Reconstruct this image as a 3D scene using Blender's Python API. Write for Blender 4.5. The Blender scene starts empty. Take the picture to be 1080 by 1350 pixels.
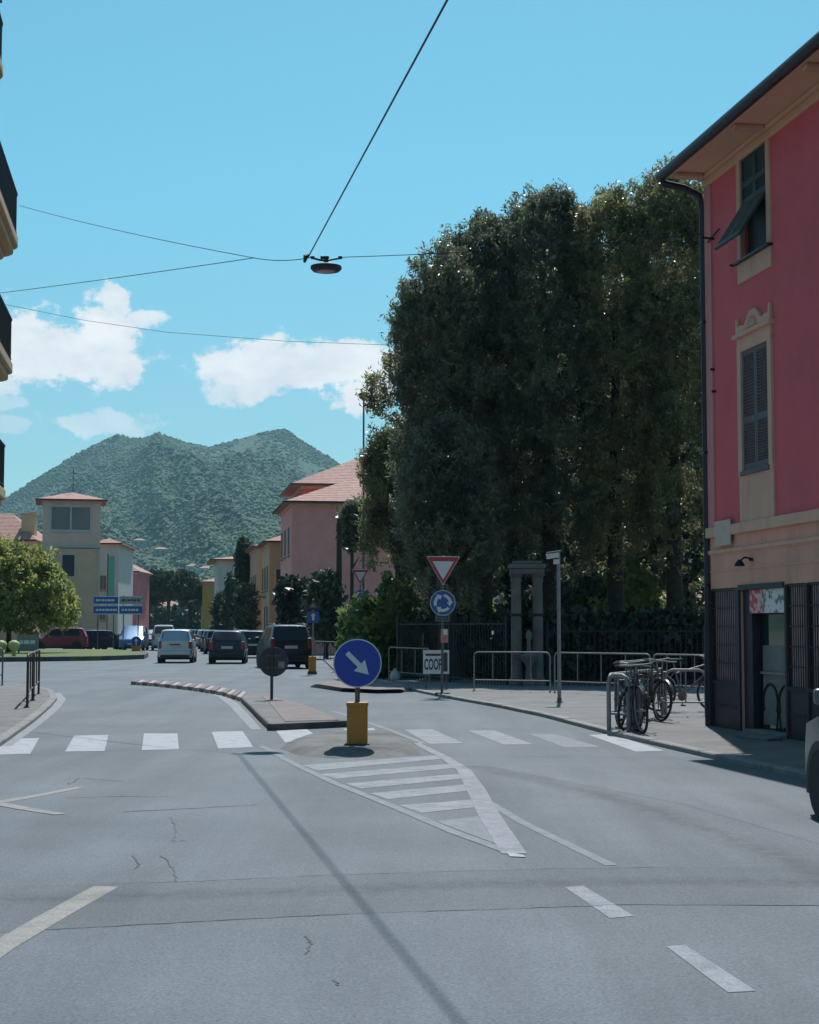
import bpy, bmesh, math, random
import numpy as np
from mathutils import Vector, Matrix
R = math.radians
random.seed(7)
scene = bpy.context.scene
COL = scene.collection

# ------------------------------------------------------------------ camera, sky, sun, exposure
F = 2100.0                      # focal length in photo pixels (1080 x 1350)
PITCH = math.atan(154 / F)
H = 1.58
cam_d = bpy.data.cameras.new('camera')
cam = bpy.data.objects.new('camera', cam_d)
COL.objects.link(cam)
cam.location = (0, 0, H)
cam.rotation_euler = (math.pi / 2 + PITCH, 0, 0)
cam_d.sensor_fit = 'VERTICAL'
cam_d.sensor_height = 36
cam_d.lens = 36 * F / 1350
cam_d.clip_start = 0.1
cam_d.clip_end = 9000
scene.camera = cam

SUN_EL, SUN_AZ = R(56), R(6)     # azimuth: clockwise from +Y (straight ahead)
EXPOSURE = 0.40
SKY_STRENGTH = 0.08
scene.view_settings.view_transform = 'Standard'
scene.view_settings.look = 'None'
scene.view_settings.exposure = EXPOSURE
scene.view_settings.gamma = 1
scene.render.engine = 'CYCLES'
scene.cycles.use_denoising = True
scene.cycles.max_bounces = 6
scene.cycles.volume_bounces = 0
scene.cycles.transparent_max_bounces = 8
scene.cycles.caustics_reflective = False
scene.cycles.caustics_refractive = False

sun_d = bpy.data.lights.new('sun', 'SUN')
sun = bpy.data.objects.new('sun', sun_d)
COL.objects.link(sun)
sun_d.energy = 4.0
sun_d.angle = R(0.53)
sun_d.color = (1.0, 0.985, 0.955)
sd = Vector((math.sin(SUN_AZ) * math.cos(SUN_EL), math.cos(SUN_AZ) * math.cos(SUN_EL), math.sin(SUN_EL)))
sun.rotation_euler = sd.to_track_quat('Z', 'Y').to_euler()
sun.location = (0, 0, 60)


def make_world():
    w = bpy.data.worlds.new('World')
    scene.world = w
    w.use_nodes = True
    nt = w.node_tree
    N, L = nt.nodes, nt.links
    N.clear()
    out = N.new('ShaderNodeOutputWorld')
    bg = N.new('ShaderNodeBackground')
    bg.inputs['Strength'].default_value = SKY_STRENGTH
    L.new(bg.outputs[0], out.inputs[0])
    sky = N.new('ShaderNodeTexSky')
    sky.sky_type = 'NISHITA'
    sky.sun_disc = False
    sky.sun_elevation = SUN_EL
    sky.sun_rotation = SUN_AZ
    sky.air_density = 1.0
    sky.dust_density = 0.6
    sky.ozone_density = 1.0
    tint = N.new('ShaderNodeMix'); tint.data_type = 'RGBA'; tint.blend_type = 'MULTIPLY'
    tint.inputs[0].default_value = 1
    L.new(sky.outputs[0], tint.inputs[6])
    tint.inputs[7].default_value = (0.53, 1.12, 1.08, 1)

    def m(op, a, b=None, c=None):
        n = N.new('ShaderNodeMath'); n.operation = op
        for i, v in enumerate((a, b, c)):
            if v is None:
                continue
            if isinstance(v, (int, float)):
                n.inputs[i].default_value = v
            else:
                L.new(v, n.inputs[i])
        return n.outputs[0]
    tc = N.new('ShaderNodeTexCoord')
    sep = N.new('ShaderNodeSeparateXYZ')
    L.new(tc.outputs['Generated'], sep.inputs[0])
    az = m('ARCTAN2', sep.outputs[0], sep.outputs[1])
    el = m('ARCSINE', sep.outputs[2])
    cmb = N.new('ShaderNodeCombineXYZ')
    L.new(az, cmb.inputs[0]); L.new(el, cmb.inputs[1])

    def noise(scale, detail, sx=1.0, rough=0.6, off=0.0):
        mp = N.new('ShaderNodeMapping')
        mp.inputs['Scale'].default_value = (sx, 1.0, 1)
        mp.inputs['Location'].default_value = (off, off * .7, 0)
        L.new(cmb.outputs[0], mp.inputs[0])
        n = N.new('ShaderNodeTexNoise')
        n.inputs['Scale'].default_value = scale
        n.inputs['Detail'].default_value = detail
        n.inputs['Roughness'].default_value = rough
        L.new(mp.outputs[0], n.inputs['Vector'])
        return n.outputs['Fac']
    n1 = noise(26, 8, 0.75)
    n2 = noise(70, 6, 0.8, 0.65, 3.1)
    warp = m('ADD', m('MULTIPLY', m('SUBTRACT', n1, 0.5), 3.0), m('MULTIPLY', m('SUBTRACT', n2, 0.5), 2.0))
    # cumulus: azimuth, elevation, half width, half height (radians), weight
    blobs = [(-.212, .166, .036, .020, 1.0), (-.245, .172, .034, .024, 1.0), (-.190, .184, .020, .018, 1.0),
             (-.184, .198, .012, .010, .9), (-.168, .191, .014, .006, .85), (-.262, .150, .022, .010, .7),
             (-.098, .160, .030, .019, 1.0), (-.066, .163, .034, .014, 1.0), (-.030, .164, .034, .014, 1.0),
             (-.028, .148, .026, .012, 1.0), (-.112, .152, .018, .012, .8),
             (-.200, .127, .036, .008, .55), (-.255, .125, .03, .006, .4), (-.255, .137, .02, .005, .4),
             (.62, .20, .09, .04, 1.0), (1.1, .16, .07, .03, 1.0), (-.75, .21, .08, .045, 1.0), (-1.3, .17, .1, .03, 1.0),
             (2.0, .2, .1, .04, 1.0), (-2.2, .18, .09, .04, 1.0), (2.9, .22, .1, .05, 1.0)]
    tot = None
    for (a0, e0, ra, re, wt) in blobs:
        dx = m('DIVIDE', m('SUBTRACT', az, a0), ra)
        dy = m('DIVIDE', m('SUBTRACT', el, e0), re)
        d = m('SQRT', m('ADD', m('MULTIPLY', dx, dx), m('MULTIPLY', dy, dy)))
        d = m('ADD', d, warp)
        mr = N.new('ShaderNodeMapRange'); mr.interpolation_type = 'SMOOTHSTEP'
        mr.inputs['From Min'].default_value = 1.22
        mr.inputs['From Max'].default_value = 0.78
        mr.inputs['To Min'].default_value = 0
        mr.inputs['To Max'].default_value = wt
        L.new(d, mr.inputs['Value'])
        tot = mr.outputs[0] if tot is None else m('MAXIMUM', tot, mr.outputs[0])
    low = N.new('ShaderNodeMapRange'); low.interpolation_type = 'SMOOTHSTEP'
    low.inputs['From Min'].default_value = 0.30
    low.inputs['From Max'].default_value = 0.10
    L.new(el, low.inputs['Value'])
    airy = N.new('ShaderNodeMix'); airy.data_type = 'RGBA'; airy.blend_type = 'MULTIPLY'
    L.new(low.outputs[0], airy.inputs[0])
    L.new(tint.outputs[2], airy.inputs[6])
    airy.inputs[7].default_value = (1.04, .79, .84, 1)
    mix = N.new('ShaderNodeMix'); mix.data_type = 'RGBA'
    L.new(m('MULTIPLY', tot, 0.97), mix.inputs[0])
    L.new(airy.outputs[2], mix.inputs[6])
    shade = N.new('ShaderNodeMix'); shade.data_type = 'RGBA'
    sr = N.new('ShaderNodeMapRange')
    sr.inputs['From Min'].default_value = 0.35
    sr.inputs['From Max'].default_value = 0.62
    L.new(noise(34, 6, 0.6, .6, 7.7), sr.inputs['Value'])
    L.new(sr.outputs[0], shade.inputs[0])
    k = 1.0 / (SKY_STRENGTH * 2 ** EXPOSURE)
    shade.inputs[6].default_value = (.74 * k, .79 * k, .87 * k, 1)
    shade.inputs[7].default_value = (.98 * k, .99 * k, 1.0 * k, 1)
    L.new(shade.outputs[2], mix.inputs[7])
    L.new(mix.outputs[2], bg.inputs['Color'])


make_world()

# ------------------------------------------------------------------ pixel -> world helpers (photo pixels)
cP, sP = math.cos(PITCH), math.sin(PITCH)


def ray(px, py):
    u, v = (px - 540) / F, (675 - py) / F
    return Vector((u, cP - sP * v, sP + cP * v))


def G(px, py, z=0.0):
    d = ray(px, py)
    t = (z - H) / d.z
    return Vector((d.x * t, d.y * t, z))


def P(px, py, Y):
    d = ray(px, py)
    t = Y / d.y
    return Vector((d.x * t, Y, H + d.z * t))


# ------------------------------------------------------------------ materials
MATS = {}


def pm(name, col, rough=.6, metal=0., var=.18, scale=6., bump=0., bscale=60., coat=0., spec=.5, world=False, dirt=None, emit=0.):
    if name in MATS:
        return MATS[name]
    mt = bpy.data.materials.new(name)
    mt.use_nodes = True
    nt = mt.node_tree
    N, L = nt.nodes, nt.links
    b = N['Principled BSDF']
    b.inputs['Roughness'].default_value = rough
    b.inputs['Metallic'].default_value = metal
    b.inputs['Coat Weight'].default_value = coat
    b.inputs['Specular IOR Level'].default_value = spec
    if world:
        g = N.new('ShaderNodeNewGeometry'); vec = g.outputs['Position']
    else:
        g = N.new('ShaderNodeTexCoord'); vec = g.outputs['Object']
    n = N.new('ShaderNodeTexNoise')
    n.inputs['Scale'].default_value = scale
    n.inputs['Detail'].default_value = 6
    n.inputs['Roughness'].default_value = .65
    L.new(vec, n.inputs['Vector'])
    r = N.new('ShaderNodeValToRGB')
    r.color_ramp.elements[0].position = .3
    r.color_ramp.elements[1].position = .72
    lo = [c * (1 - var) for c in col]
    hi = [min(1, c * (1 + var)) for c in col]
    r.color_ramp.elements[0].color = (*lo, 1)
    r.color_ramp.elements[1].color = (*hi, 1)
    L.new(n.outputs['Fac'], r.inputs[0])
    src = r.outputs[0]
    if dirt:
        n3 = N.new('ShaderNodeTexNoise')
        n3.inputs['Scale'].default_value = dirt[1]
        n3.inputs['Detail'].default_value = 8
        n3.inputs['Roughness'].default_value = .7
        if len(dirt) > 5:
            mp = N.new('ShaderNodeMapping'); mp.inputs['Scale'].default_value = dirt[5]
            L.new(vec, mp.inputs[0]); L.new(mp.outputs[0], n3.inputs['Vector'])
        else:
            L.new(vec, n3.inputs['Vector'])
        mr = N.new('ShaderNodeMapRange')
        mr.inputs['From Min'].default_value = dirt[2]
        mr.inputs['From Max'].default_value = dirt[3]
        mr.inputs['To Max'].default_value = dirt[4]
        L.new(n3.outputs['Fac'], mr.inputs['Value'])
        mx = N.new('ShaderNodeMix'); mx.data_type = 'RGBA'
        L.new(mr.outputs[0], mx.inputs[0])
        L.new(src, mx.inputs[6])
        mx.inputs[7].default_value = (*dirt[0], 1)
        src = mx.outputs[2]
    L.new(src, b.inputs['Base Color'])
    if bump:
        n2 = N.new('ShaderNodeTexNoise')
        n2.inputs['Scale'].default_value = bscale
        n2.inputs['Detail'].default_value = 4
        L.new(vec, n2.inputs['Vector'])
        bp = N.new('ShaderNodeBump')
        bp.inputs['Strength'].default_value = bump
        bp.inputs['Distance'].default_value = .02
        L.new(n2.outputs['Fac'], bp.inputs['Height'])
        L.new(bp.outputs[0], b.inputs['Normal'])
    MATS[name] = mt
    return mt


def glass_mat(name='window_glass', col=(.02, .025, .03)):
    return pm(name, col, rough=.06, var=.25, scale=1.2, spec=.9)


def asphalt(name='asphalt', kk=1.0):
    mt = bpy.data.materials.new(name)
    mt.use_nodes = True
    nt = mt.node_tree; N, L = nt.nodes, nt.links
    b = N['Principled BSDF']
    b.inputs['Roughness'].default_value = .82
    b.inputs['Specular IOR Level'].default_value = .3
    g = N.new('ShaderNodeNewGeometry')

    def nz(scale, det, ro=.6, sc=(1, 1, 1)):
        mp = N.new('ShaderNodeMapping'); mp.inputs['Scale'].default_value = sc
        L.new(g.outputs['Position'], mp.inputs[0])
        n = N.new('ShaderNodeTexNoise')
        n.inputs['Scale'].default_value = scale; n.inputs['Detail'].default_value = det
        n.inputs['Roughness'].default_value = ro
        L.new(mp.outputs[0], n.inputs['Vector'])
        return n.outputs['Fac']

    def ramp(src, p0, c0, p1, c1):
        r = N.new('ShaderNodeValToRGB')
        r.color_ramp.elements[0].position = p0; r.color_ramp.elements[1].position = p1
        r.color_ramp.elements[0].color = (*c0, 1); r.color_ramp.elements[1].color = (*c1, 1)
        L.new(src, r.inputs[0]); return r.outputs[0]

    def mul(a, c, fac=1.0):
        x = N.new('ShaderNodeMix'); x.data_type = 'RGBA'; x.blend_type = 'MULTIPLY'
        x.inputs[0].default_value = fac
        L.new(a, x.inputs[6]); L.new(c, x.inputs[7]); return x.outputs[2]
    base = ramp(nz(.35, 7, .62), .28, (.104 * kk, .121 * kk, .139 * kk), .74, (.158 * kk, .177 * kk, .199 * kk))
    fine = ramp(nz(55, 3, .7), .30, (.62, .62, .62), .70, (1.3, 1.3, 1.3))
    coarse = ramp(nz(16, 4, .7), .3, (.88, .88, .88), .7, (1.1, 1.1, 1.1))
    streak = ramp(nz(.9, 5, .6, (1.6, .12, 1)), .35, (.86, .86, .87), .62, (1.06, 1.06, 1.06))
    c = mul(mul(mul(base, fine), coarse), streak)
    # darker oil spots and pale aggregate flecks
    spots = ramp(nz(2.3, 8, .72), .66, (1, 1, 1), .76, (.78, .78, .79))
    c = mul(c, spots)
    L.new(c, b.inputs['Base Color'])
    bp = N.new('ShaderNodeBump'); bp.inputs['Strength'].default_value = .5; bp.inputs['Distance'].default_value = .006
    L.new(nz(90, 3, .7), bp.inputs['Height'])
    L.new(bp.outputs[0], b.inputs['Normal'])
    return mt


def paint_mat(name, col, wear, under=(.148, .166, .188), sc=5.0):
    """worn road paint: asphalt shows through where it has been driven off"""
    mt = bpy.data.materials.new(name)
    mt.use_nodes = True
    nt = mt.node_tree; N, L = nt.nodes, nt.links
    b = N['Principled BSDF']; b.inputs['Roughness'].default_value = .8
    b.inputs['Specular IOR Level'].default_value = .3
    g = N.new('ShaderNodeNewGeometry')
    n = N.new('ShaderNodeTexNoise'); n.inputs['Scale'].default_value = sc
    n.inputs['Detail'].default_value = 10; n.inputs['Roughness'].default_value = .78
    L.new(g.outputs['Position'], n.inputs['Vector'])
    r = N.new('ShaderNodeMapRange')
    r.inputs['From Min'].default_value = wear - .12; r.inputs['From Max'].default_value = wear + .12
    L.new(n.outputs['Fac'], r.inputs['Value'])
    n2 = N.new('ShaderNodeTexNoise'); n2.inputs['Scale'].default_value = 60; n2.inputs['Detail'].default_value = 3
    L.new(g.outputs['Position'], n2.inputs['Vector'])
    r2 = N.new('ShaderNodeValToRGB')
    r2.color_ramp.elements[0].color = (.75, .75, .75, 1); r2.color_ramp.elements[1].color = (1.15, 1.15, 1.15, 1)
    r2.color_ramp.elements[0].position = .3; r2.color_ramp.elements[1].position = .7
    L.new(n2.outputs['Fac'], r2.inputs[0])
    mx = N.new('ShaderNodeMix'); mx.data_type = 'RGBA'
    L.new(r.outputs[0], mx.inputs[0])
    mx.inputs[6].default_value = (*under, 1); mx.inputs[7].default_value = (*col, 1)
    ml = N.new('ShaderNodeMix'); ml.data_type = 'RGBA'; ml.blend_type = 'MULTIPLY'; ml.inputs[0].default_value = 1
    L.new(mx.outputs[2], ml.inputs[6]); L.new(r2.outputs[0], ml.inputs[7])
    L.new(ml.outputs[2], b.inputs['Base Color'])
    return mt


def stain_mat(name, col, strength):
    """soft-edged sheet: attribute 'edge' is 1 on the centre line and 0 at its rim"""
    mt = bpy.data.materials.new(name)
    mt.use_nodes = True
    nt = mt.node_tree; N, L = nt.nodes, nt.links
    b = N['Principled BSDF']; b.inputs['Roughness'].default_value = .85
    b.inputs['Base Color'].default_value = (*col, 1)
    b.inputs['Specular IOR Level'].default_value = .3
    a = N.new('ShaderNodeAttribute'); a.attribute_name = 'edge'
    g = N.new('ShaderNodeNewGeometry')
    n = N.new('ShaderNodeTexNoise'); n.inputs['Scale'].default_value = 7; n.inputs['Detail'].default_value = 8
    L.new(g.outputs['Position'], n.inputs['Vector'])
    r = N.new('ShaderNodeMapRange'); r.inputs['From Min'].default_value = .25; r.inputs['From Max'].default_value = .6
    L.new(n.outputs['Fac'], r.inputs['Value'])
    m1 = N.new('ShaderNodeMath'); m1.operation = 'MULTIPLY'
    L.new(a.outputs['Fac'], m1.inputs[0]); L.new(r.outputs[0], m1.inputs[1])
    m2 = N.new('ShaderNodeMath'); m2.operation = 'MULTIPLY'; m2.inputs[1].default_value = strength
    L.new(m1.outputs[0], m2.inputs[0])
    tr = N.new('ShaderNodeBsdfTransparent')
    mx = N.new('ShaderNodeMixShader')
    L.new(m2.outputs[0], mx.inputs[0]); L.new(tr.outputs[0], mx.inputs[1]); L.new(b.outputs[0], mx.inputs[2])
    L.new(mx.outputs[0], N['Material Output'].inputs[0])
    return mt


def leaf_mat(name, dark, light, trans=.25, scale=.6, gloss=.45):
    mt = bpy.data.materials.new(name)
    mt.use_nodes = True
    nt = mt.node_tree; N, L = nt.nodes, nt.links
    b = N['Principled BSDF']; b.inputs['Roughness'].default_value = gloss
    b.inputs['Specular IOR Level'].default_value = .6
    g = N.new('ShaderNodeNewGeometry')
    n = N.new('ShaderNodeTexNoise'); n.inputs['Scale'].default_value = scale
    n.inputs['Detail'].default_value = 8; n.inputs['Roughness'].default_value = .75
    L.new(g.outputs['Position'], n.inputs['Vector'])
    r = N.new('ShaderNodeValToRGB')
    r.color_ramp.elements[0].position = .35; r.color_ramp.elements[1].position = .68
    r.color_ramp.elements[0].color = (*dark, 1); r.color_ramp.elements[1].color = (*light, 1)
    L.new(n.outputs['Fac'], r.inputs[0])
    L.new(r.outputs[0], b.inputs['Base Color'])
    t = N.new('ShaderNodeBsdfTranslucent')
    L.new(r.outputs[0], t.inputs['Color'])
    mx = N.new('ShaderNodeMixShader'); mx.inputs[0].default_value = trans
    L.new(b.outputs[0], mx.inputs[1]); L.new(t.outputs[0], mx.inputs[2])
    L.new(mx.outputs[0], N['Material Output'].inputs[0])
    return mt


def tile_mat(name, col):
    """roof tiles too far off to count: rows and channels as relief, mottled clay colour"""
    mt = bpy.data.materials.new(name)
    mt.use_nodes = True
    nt = mt.node_tree; N, L = nt.nodes, nt.links
    b = N['Principled BSDF']; b.inputs['Roughness'].default_value = .85
    g = N.new('ShaderNodeTexCoord')
    n = N.new('ShaderNodeTexNoise'); n.inputs['Scale'].default_value = 2.5; n.inputs['Detail'].default_value = 8
    n.inputs['Roughness'].default_value = .75
    L.new(g.outputs['Object'], n.inputs['Vector'])
    r = N.new('ShaderNodeValToRGB')
    r.color_ramp.elements[0].position = .3; r.color_ramp.elements[1].position = .7
    r.color_ramp.elements[0].color = (*[c * .6 for c in col], 1); r.color_ramp.elements[1].color = (*[c * 1.25 for c in col], 1)
    L.new(n.outputs['Fac'], r.inputs[0])
    L.new(r.outputs[0], b.inputs['Base Color'])
    w = N.new('ShaderNodeTexWave'); w.bands_direction = 'Z'; w.inputs['Scale'].default_value = 2.2
    w.inputs['Distortion'].default_value = 1.5
    L.new(g.outputs['Object'], w.inputs['Vector'])
    bp = N.new('ShaderNodeBump'); bp.inputs['Strength'].default_value = .6; bp.inputs['Distance'].default_value = .06
    L.new(w.outputs['Fac'], bp.inputs['Height']); L.new(bp.outputs[0], b.inputs['Normal'])
    return mt


def poster_mat(xsplit):
    mt = bpy.data.materials.new('poster_print')
    mt.use_nodes = True
    nt = mt.node_tree; N, L = nt.nodes, nt.links
    b = N['Principled BSDF']; b.inputs['Roughness'].default_value = .5
    g = N.new('ShaderNodeTexCoord')
    n = N.new('ShaderNodeTexNoise'); n.inputs['Scale'].default_value = 9; n.inputs['Detail'].default_value = 4
    L.new(g.outputs['Object'], n.inputs['Vector'])
    r = N.new('ShaderNodeValToRGB')
    r.color_ramp.elements[0].position = .40; r.color_ramp.elements[1].position = .50
    r.color_ramp.elements[0].color = (.16, .15, .16, 1); r.color_ramp.elements[1].color = (.72, .70, .72, 1)
    L.new(n.outputs['Fac'], r.inputs[0])
    n2 = N.new('ShaderNodeTexNoise'); n2.inputs['Scale'].default_value = 14; n2.inputs['Detail'].default_value = 3
    L.new(g.outputs['Object'], n2.inputs['Vector'])
    r2 = N.new('ShaderNodeValToRGB')
    r2.color_ramp.elements[0].position = .47; r2.color_ramp.elements[1].position = .55
    r2.color_ramp.elements[0].color = (.55, .05, .08, 1); r2.color_ramp.elements[1].color = (.75, .45, .47, 1)
    L.new(n2.outputs['Fac'], r2.inputs[0])
    s = N.new('ShaderNodeSeparateXYZ'); L.new(g.outputs['Object'], s.inputs[0])
    lt = N.new('ShaderNodeMath'); lt.operation = 'LESS_THAN'; lt.inputs[1].default_value = xsplit
    L.new(s.outputs[0], lt.inputs[0])
    mx = N.new('ShaderNodeMix'); mx.data_type = 'RGBA'
    L.new(lt.outputs[0], mx.inputs[0]); L.new(r.outputs[0], mx.inputs[6]); L.new(r2.outputs[0], mx.inputs[7])
    L.new(mx.outputs[2], b.inputs['Base Color'])
    return mt


M_ASPH = asphalt()
M_PAINT = paint_mat('road_paint_white', (.345, .355, .395), .39)
M_PAINT_WORN = paint_mat('road_paint_worn', (.265, .275, .305), .46, sc=4)
M_PAINT_FAINT = paint_mat('road_paint_faint', (.215, .23, .255), .48, sc=5)
M_PAINT_YELLOW = paint_mat('road_paint_yellowed', (.27, .255, .24), .42, sc=4)
M_TYRE_MARK = stain_mat('tyre_mark', (.06, .065, .075), .62)
M_CRACK = pm('crack_bitumen', (.085, .095, .105), .9, var=.3, scale=9, world=True)
M_PAVE = pm('pavement_concrete', (.150, .146, .146), .9, var=.22, scale=1.3, bump=.3, bscale=70, world=True,
            dirt=((.085, .083, .084), .8, .52, .72, .7))
M_KERB = pm('kerb_stone', (.20, .197, .197), .85, var=.25, scale=3, bump=.3, world=True)
M_KERB_DARK = pm('kerb_dark', (.07, .07, .075), .85, var=.3, scale=3, world=True)
M_BRICKPAVE = pm('island_paving', (.18, .15, .147), .9, var=.2, scale=2.5, bump=.3, world=True, dirt=((.15, .14, .14), 1.2, .5, .7, .6))
M_REDKERB = pm('kerb_red_brown', (.17, .125, .12), .85, var=.3, scale=4, world=True)
M_PALEKERB = pm('kerb_pale', (.30, .285, .28), .85, var=.25, scale=4, world=True)
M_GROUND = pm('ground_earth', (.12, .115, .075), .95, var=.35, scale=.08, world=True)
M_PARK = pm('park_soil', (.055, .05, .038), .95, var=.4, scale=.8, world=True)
M_GRASS = pm('short_grass', (.10, .13, .035), .95, var=.35, scale=2.2, bump=.6, bscale=18, world=True)
M_STEEL = pm('galvanised_steel', (.22, .225, .23), .6, .15, var=.2, scale=9)
M_STEEL_DULL = pm('weathered_steel', (.12, .12, .125), .6, .5, var=.3, scale=9)
M_DARKMETAL = pm('dark_iron', (.02, .021, .025), .55, .4, var=.3, scale=8)
M_BLACK = pm('black_rubber', (.014, .014, .015), .8, var=.3, scale=10)
M_SIGNBLUE = pm('sign_blue', (.010, .035, .33), .38, var=.08, scale=3)
M_SIGNBLUE2 = pm('sign_blue_faded', (.02, .085, .30), .45, var=.12, scale=3)
M_SIGNWHITE = pm('sign_white', (.62, .63, .64), .45, var=.08, scale=3)
M_SIGNRED = pm('sign_red', (.42, .02, .04), .4, var=.1, scale=3)
M_SIGNGREY = pm('sign_back_grey', (.045, .047, .055), .55, .3, var=.2, scale=4)
M_AMBER = pm('amber_plastic', (.52, .19, .018), .5, var=.14, scale=3, dirt=((.16, .08, .02), 5, .52, .72, .7))
M_GLASS = glass_mat()
M_CAMWHITE = pm('camera_housing', (.55, .55, .55), .4, var=.05)
M_BARK = pm('bark', (.045, .036, .028), .95, var=.4, scale=5, bump=.8, bscale=14)
M_STONE = pm('weathered_stone', (.155, .148, .14), .9, var=.28, scale=3, bump=.5, bscale=25, dirt=((.10, .095, .085), 2, .5, .7, .7))
M_HOLM = leaf_mat('holm_oak_leaves', (.034, .043, .03), (.29, .31, .19), .5, .9, .34)
M_HOLM_L = leaf_mat('laurel_leaves', (.05, .06, .03), (.42, .40, .19), .52, .9, .34)
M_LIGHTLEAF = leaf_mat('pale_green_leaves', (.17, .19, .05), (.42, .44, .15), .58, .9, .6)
M_SHRUB = leaf_mat('shrub_leaves', (.06, .11, .03), (.19, .26, .08), .5, .9, .5)
M_PINE = leaf_mat('pine_needles', (.022, .042, .026), (.07, .10, .05), .25, .5, .7)
M_FOREST = leaf_mat('forest_canopy', (.012, .044, .020), (.055, .112, .042), .0, .008, .9)
M_HILL = pm('hill_scrub', (.024, .06, .026), .95, var=.4, scale=.012, world=True)
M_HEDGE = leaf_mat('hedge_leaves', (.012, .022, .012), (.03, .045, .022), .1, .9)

# ------------------------------------------------------------------ mesh builder and tagging
def tag(o, label=None, cat=None, group=None, kind=None):
    if label: o['label'] = label
    if cat: o['category'] = cat
    if group: o['group'] = group
    if kind: o['kind'] = kind
    return o


def empty(name, loc=(0, 0, 0), rz=0, label=None, cat=None, group=None):
    o = bpy.data.objects.new(name, None)
    o.empty_display_size = .2
    COL.objects.link(o)
    o.location = loc
    o.rotation_euler = (0, 0, rz)
    return tag(o, label, cat, group)


def link(name, me, mat, parent=None):
    o = bpy.data.objects.new(name, me)
    COL.objects.link(o)
    if mat and not me.materials:
        me.materials.append(mat)
    if parent:
        o.parent = parent
    return o


class MB:
    def __init__(self):
        self.v, self.f = [], []

    def add(self, vs, fs):
        n = len(self.v)
        self.v += [tuple(v) for v in vs]
        self.f += [tuple(i + n for i in f) for f in fs]
        return self

    def box(self, c, s, rz=0, mat=None):
        hx, hy, hz = s[0] / 2, s[1] / 2, s[2] / 2
        vs = [Vector((x, y, z)) for z in (-hz, hz) for y in (-hy, hy) for x in (-hx, hx)]
        if rz:
            m_ = Matrix.Rotation(rz, 3, 'Z'); vs = [m_ @ v for v in vs]
        if mat is not None:
            vs = [mat @ v for v in vs]
        vs = [v + Vector(c) for v in vs]
        return self.add(vs, [(0, 2, 3, 1), (4, 5, 7, 6), (0, 1, 5, 4), (2, 6, 7, 3), (0, 4, 6, 2), (1, 3, 7, 5)])

    def bounds(self, x0, x1, y0, y1, z0, z1):
        return self.box(((x0 + x1) / 2, (y0 + y1) / 2, (z0 + z1) / 2), (abs(x1 - x0), abs(y1 - y0), abs(z1 - z0)))

    def tube(self, pts, r, n=8, cap=True):
        pts = [Vector(p) for p in pts]
        rs = r if isinstance(r, (list, tuple)) else [r] * len(pts)
        rings = []
        t0 = (pts[1] - pts[0]).normalized()
        ref = Vector((0, 0, 1)) if abs(t0.z) < .9 else Vector((1, 0, 0))
        u = t0.cross(ref).normalized()
        for i, p in enumerate(pts):
            a = pts[max(i - 1, 0)]; b = pts[min(i + 1, len(pts) - 1)]
            t = (b - a).normalized()
            u = (u - t * u.dot(t)).normalized()
            w = t.cross(u)
            rings.append([p + (u * math.cos(2 * math.pi * k / n) + w * math.sin(2 * math.pi * k / n)) * rs[i] for k in range(n)])
        vs = [v for rg in rings for v in rg]
        fs = []
        for i in range(len(pts) - 1):
            for k in range(n):
                fs.append((i * n + k, i * n + (k + 1) % n, (i + 1) * n + (k + 1) % n, (i + 1) * n + k))
        if cap:
            fs.append(tuple(range(n - 1, -1, -1)))
            fs.append(tuple((len(pts) - 1) * n + k for k in range(n)))
        return self.add(vs, fs)

    def slab(self, poly, y0, y1):
        """polygon in the local xz plane, extruded along y"""
        n = len(poly)
        vs = [(p[0], y0, p[1]) for p in poly] + [(p[0], y1, p[1]) for p in poly]
        fs = [tuple(range(n)), tuple(range(2 * n - 1, n - 1, -1))]
        fs += [(i, i + n, (i + 1) % n + n, (i + 1) % n) for i in range(n)]
        return self.add(vs, fs)

    def prism(self, poly, z0, z1):
        n = len(poly)
        vs = [(p[0], p[1], z0) for p in poly] + [(p[0], p[1], z1) for p in poly]
        fs = [tuple(range(n - 1, -1, -1)), tuple(range(n, 2 * n))]
        fs += [(i, (i + 1) % n, (i + 1) % n + n, i + n) for i in range(n)]
        return self.add(vs, fs)

    def lathe(self, prof, n=20, c=(0, 0, 0), axis='Z'):
        vs, fs = [], []
        for (r, z) in prof:
            for k in range(n):
                a = 2 * math.pi * k / n
                p = (r * math.cos(a), r * math.sin(a), z)
                if axis == 'X': p = (p[2], p[0], p[1])
                if axis == 'Y': p = (p[0], p[2], p[1])
                vs.append((p[0] + c[0], p[1] + c[1], p[2] + c[2]))
        for i in range(len(prof) - 1):
            for k in range(n):
                fs.append((i * n + k, i * n + (k + 1) % n, (i + 1) * n + (k + 1) % n, (i + 1) * n + k))
        if prof[0][0] > 1e-5: fs.append(tuple(range(n - 1, -1, -1)))
        if prof[-1][0] > 1e-5: fs.append(tuple((len(prof) - 1) * n + k for k in range(n)))
        return self.add(vs, fs)

    def mesh(self, name, smooth=None):
        me = bpy.data.meshes.new(name)
        me.from_pydata(self.v, [], self.f)
        bm = bmesh.new(); bm.from_mesh(me)
        bmesh.ops.remove_doubles(bm, verts=bm.verts, dist=1e-5)
        bmesh.ops.recalc_face_normals(bm, faces=bm.faces)
        bm.to_mesh(me); bm.free()
        if smooth:
            for p in me.polygons: p.use_smooth = True
            me.set_sharp_from_angle(angle=R(smooth))
        return me

    def build(self, name, mat, parent=None, smooth=None, bevel=0, segs=2):
        o = link(name, self.mesh(name, smooth), mat, parent)
        if bevel:
            md = o.modifiers.new('bevel', 'BEVEL'); md.width = bevel; md.segments = segs
            md.limit_method = 'ANGLE'; md.angle_limit = R(30)
        return o


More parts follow.
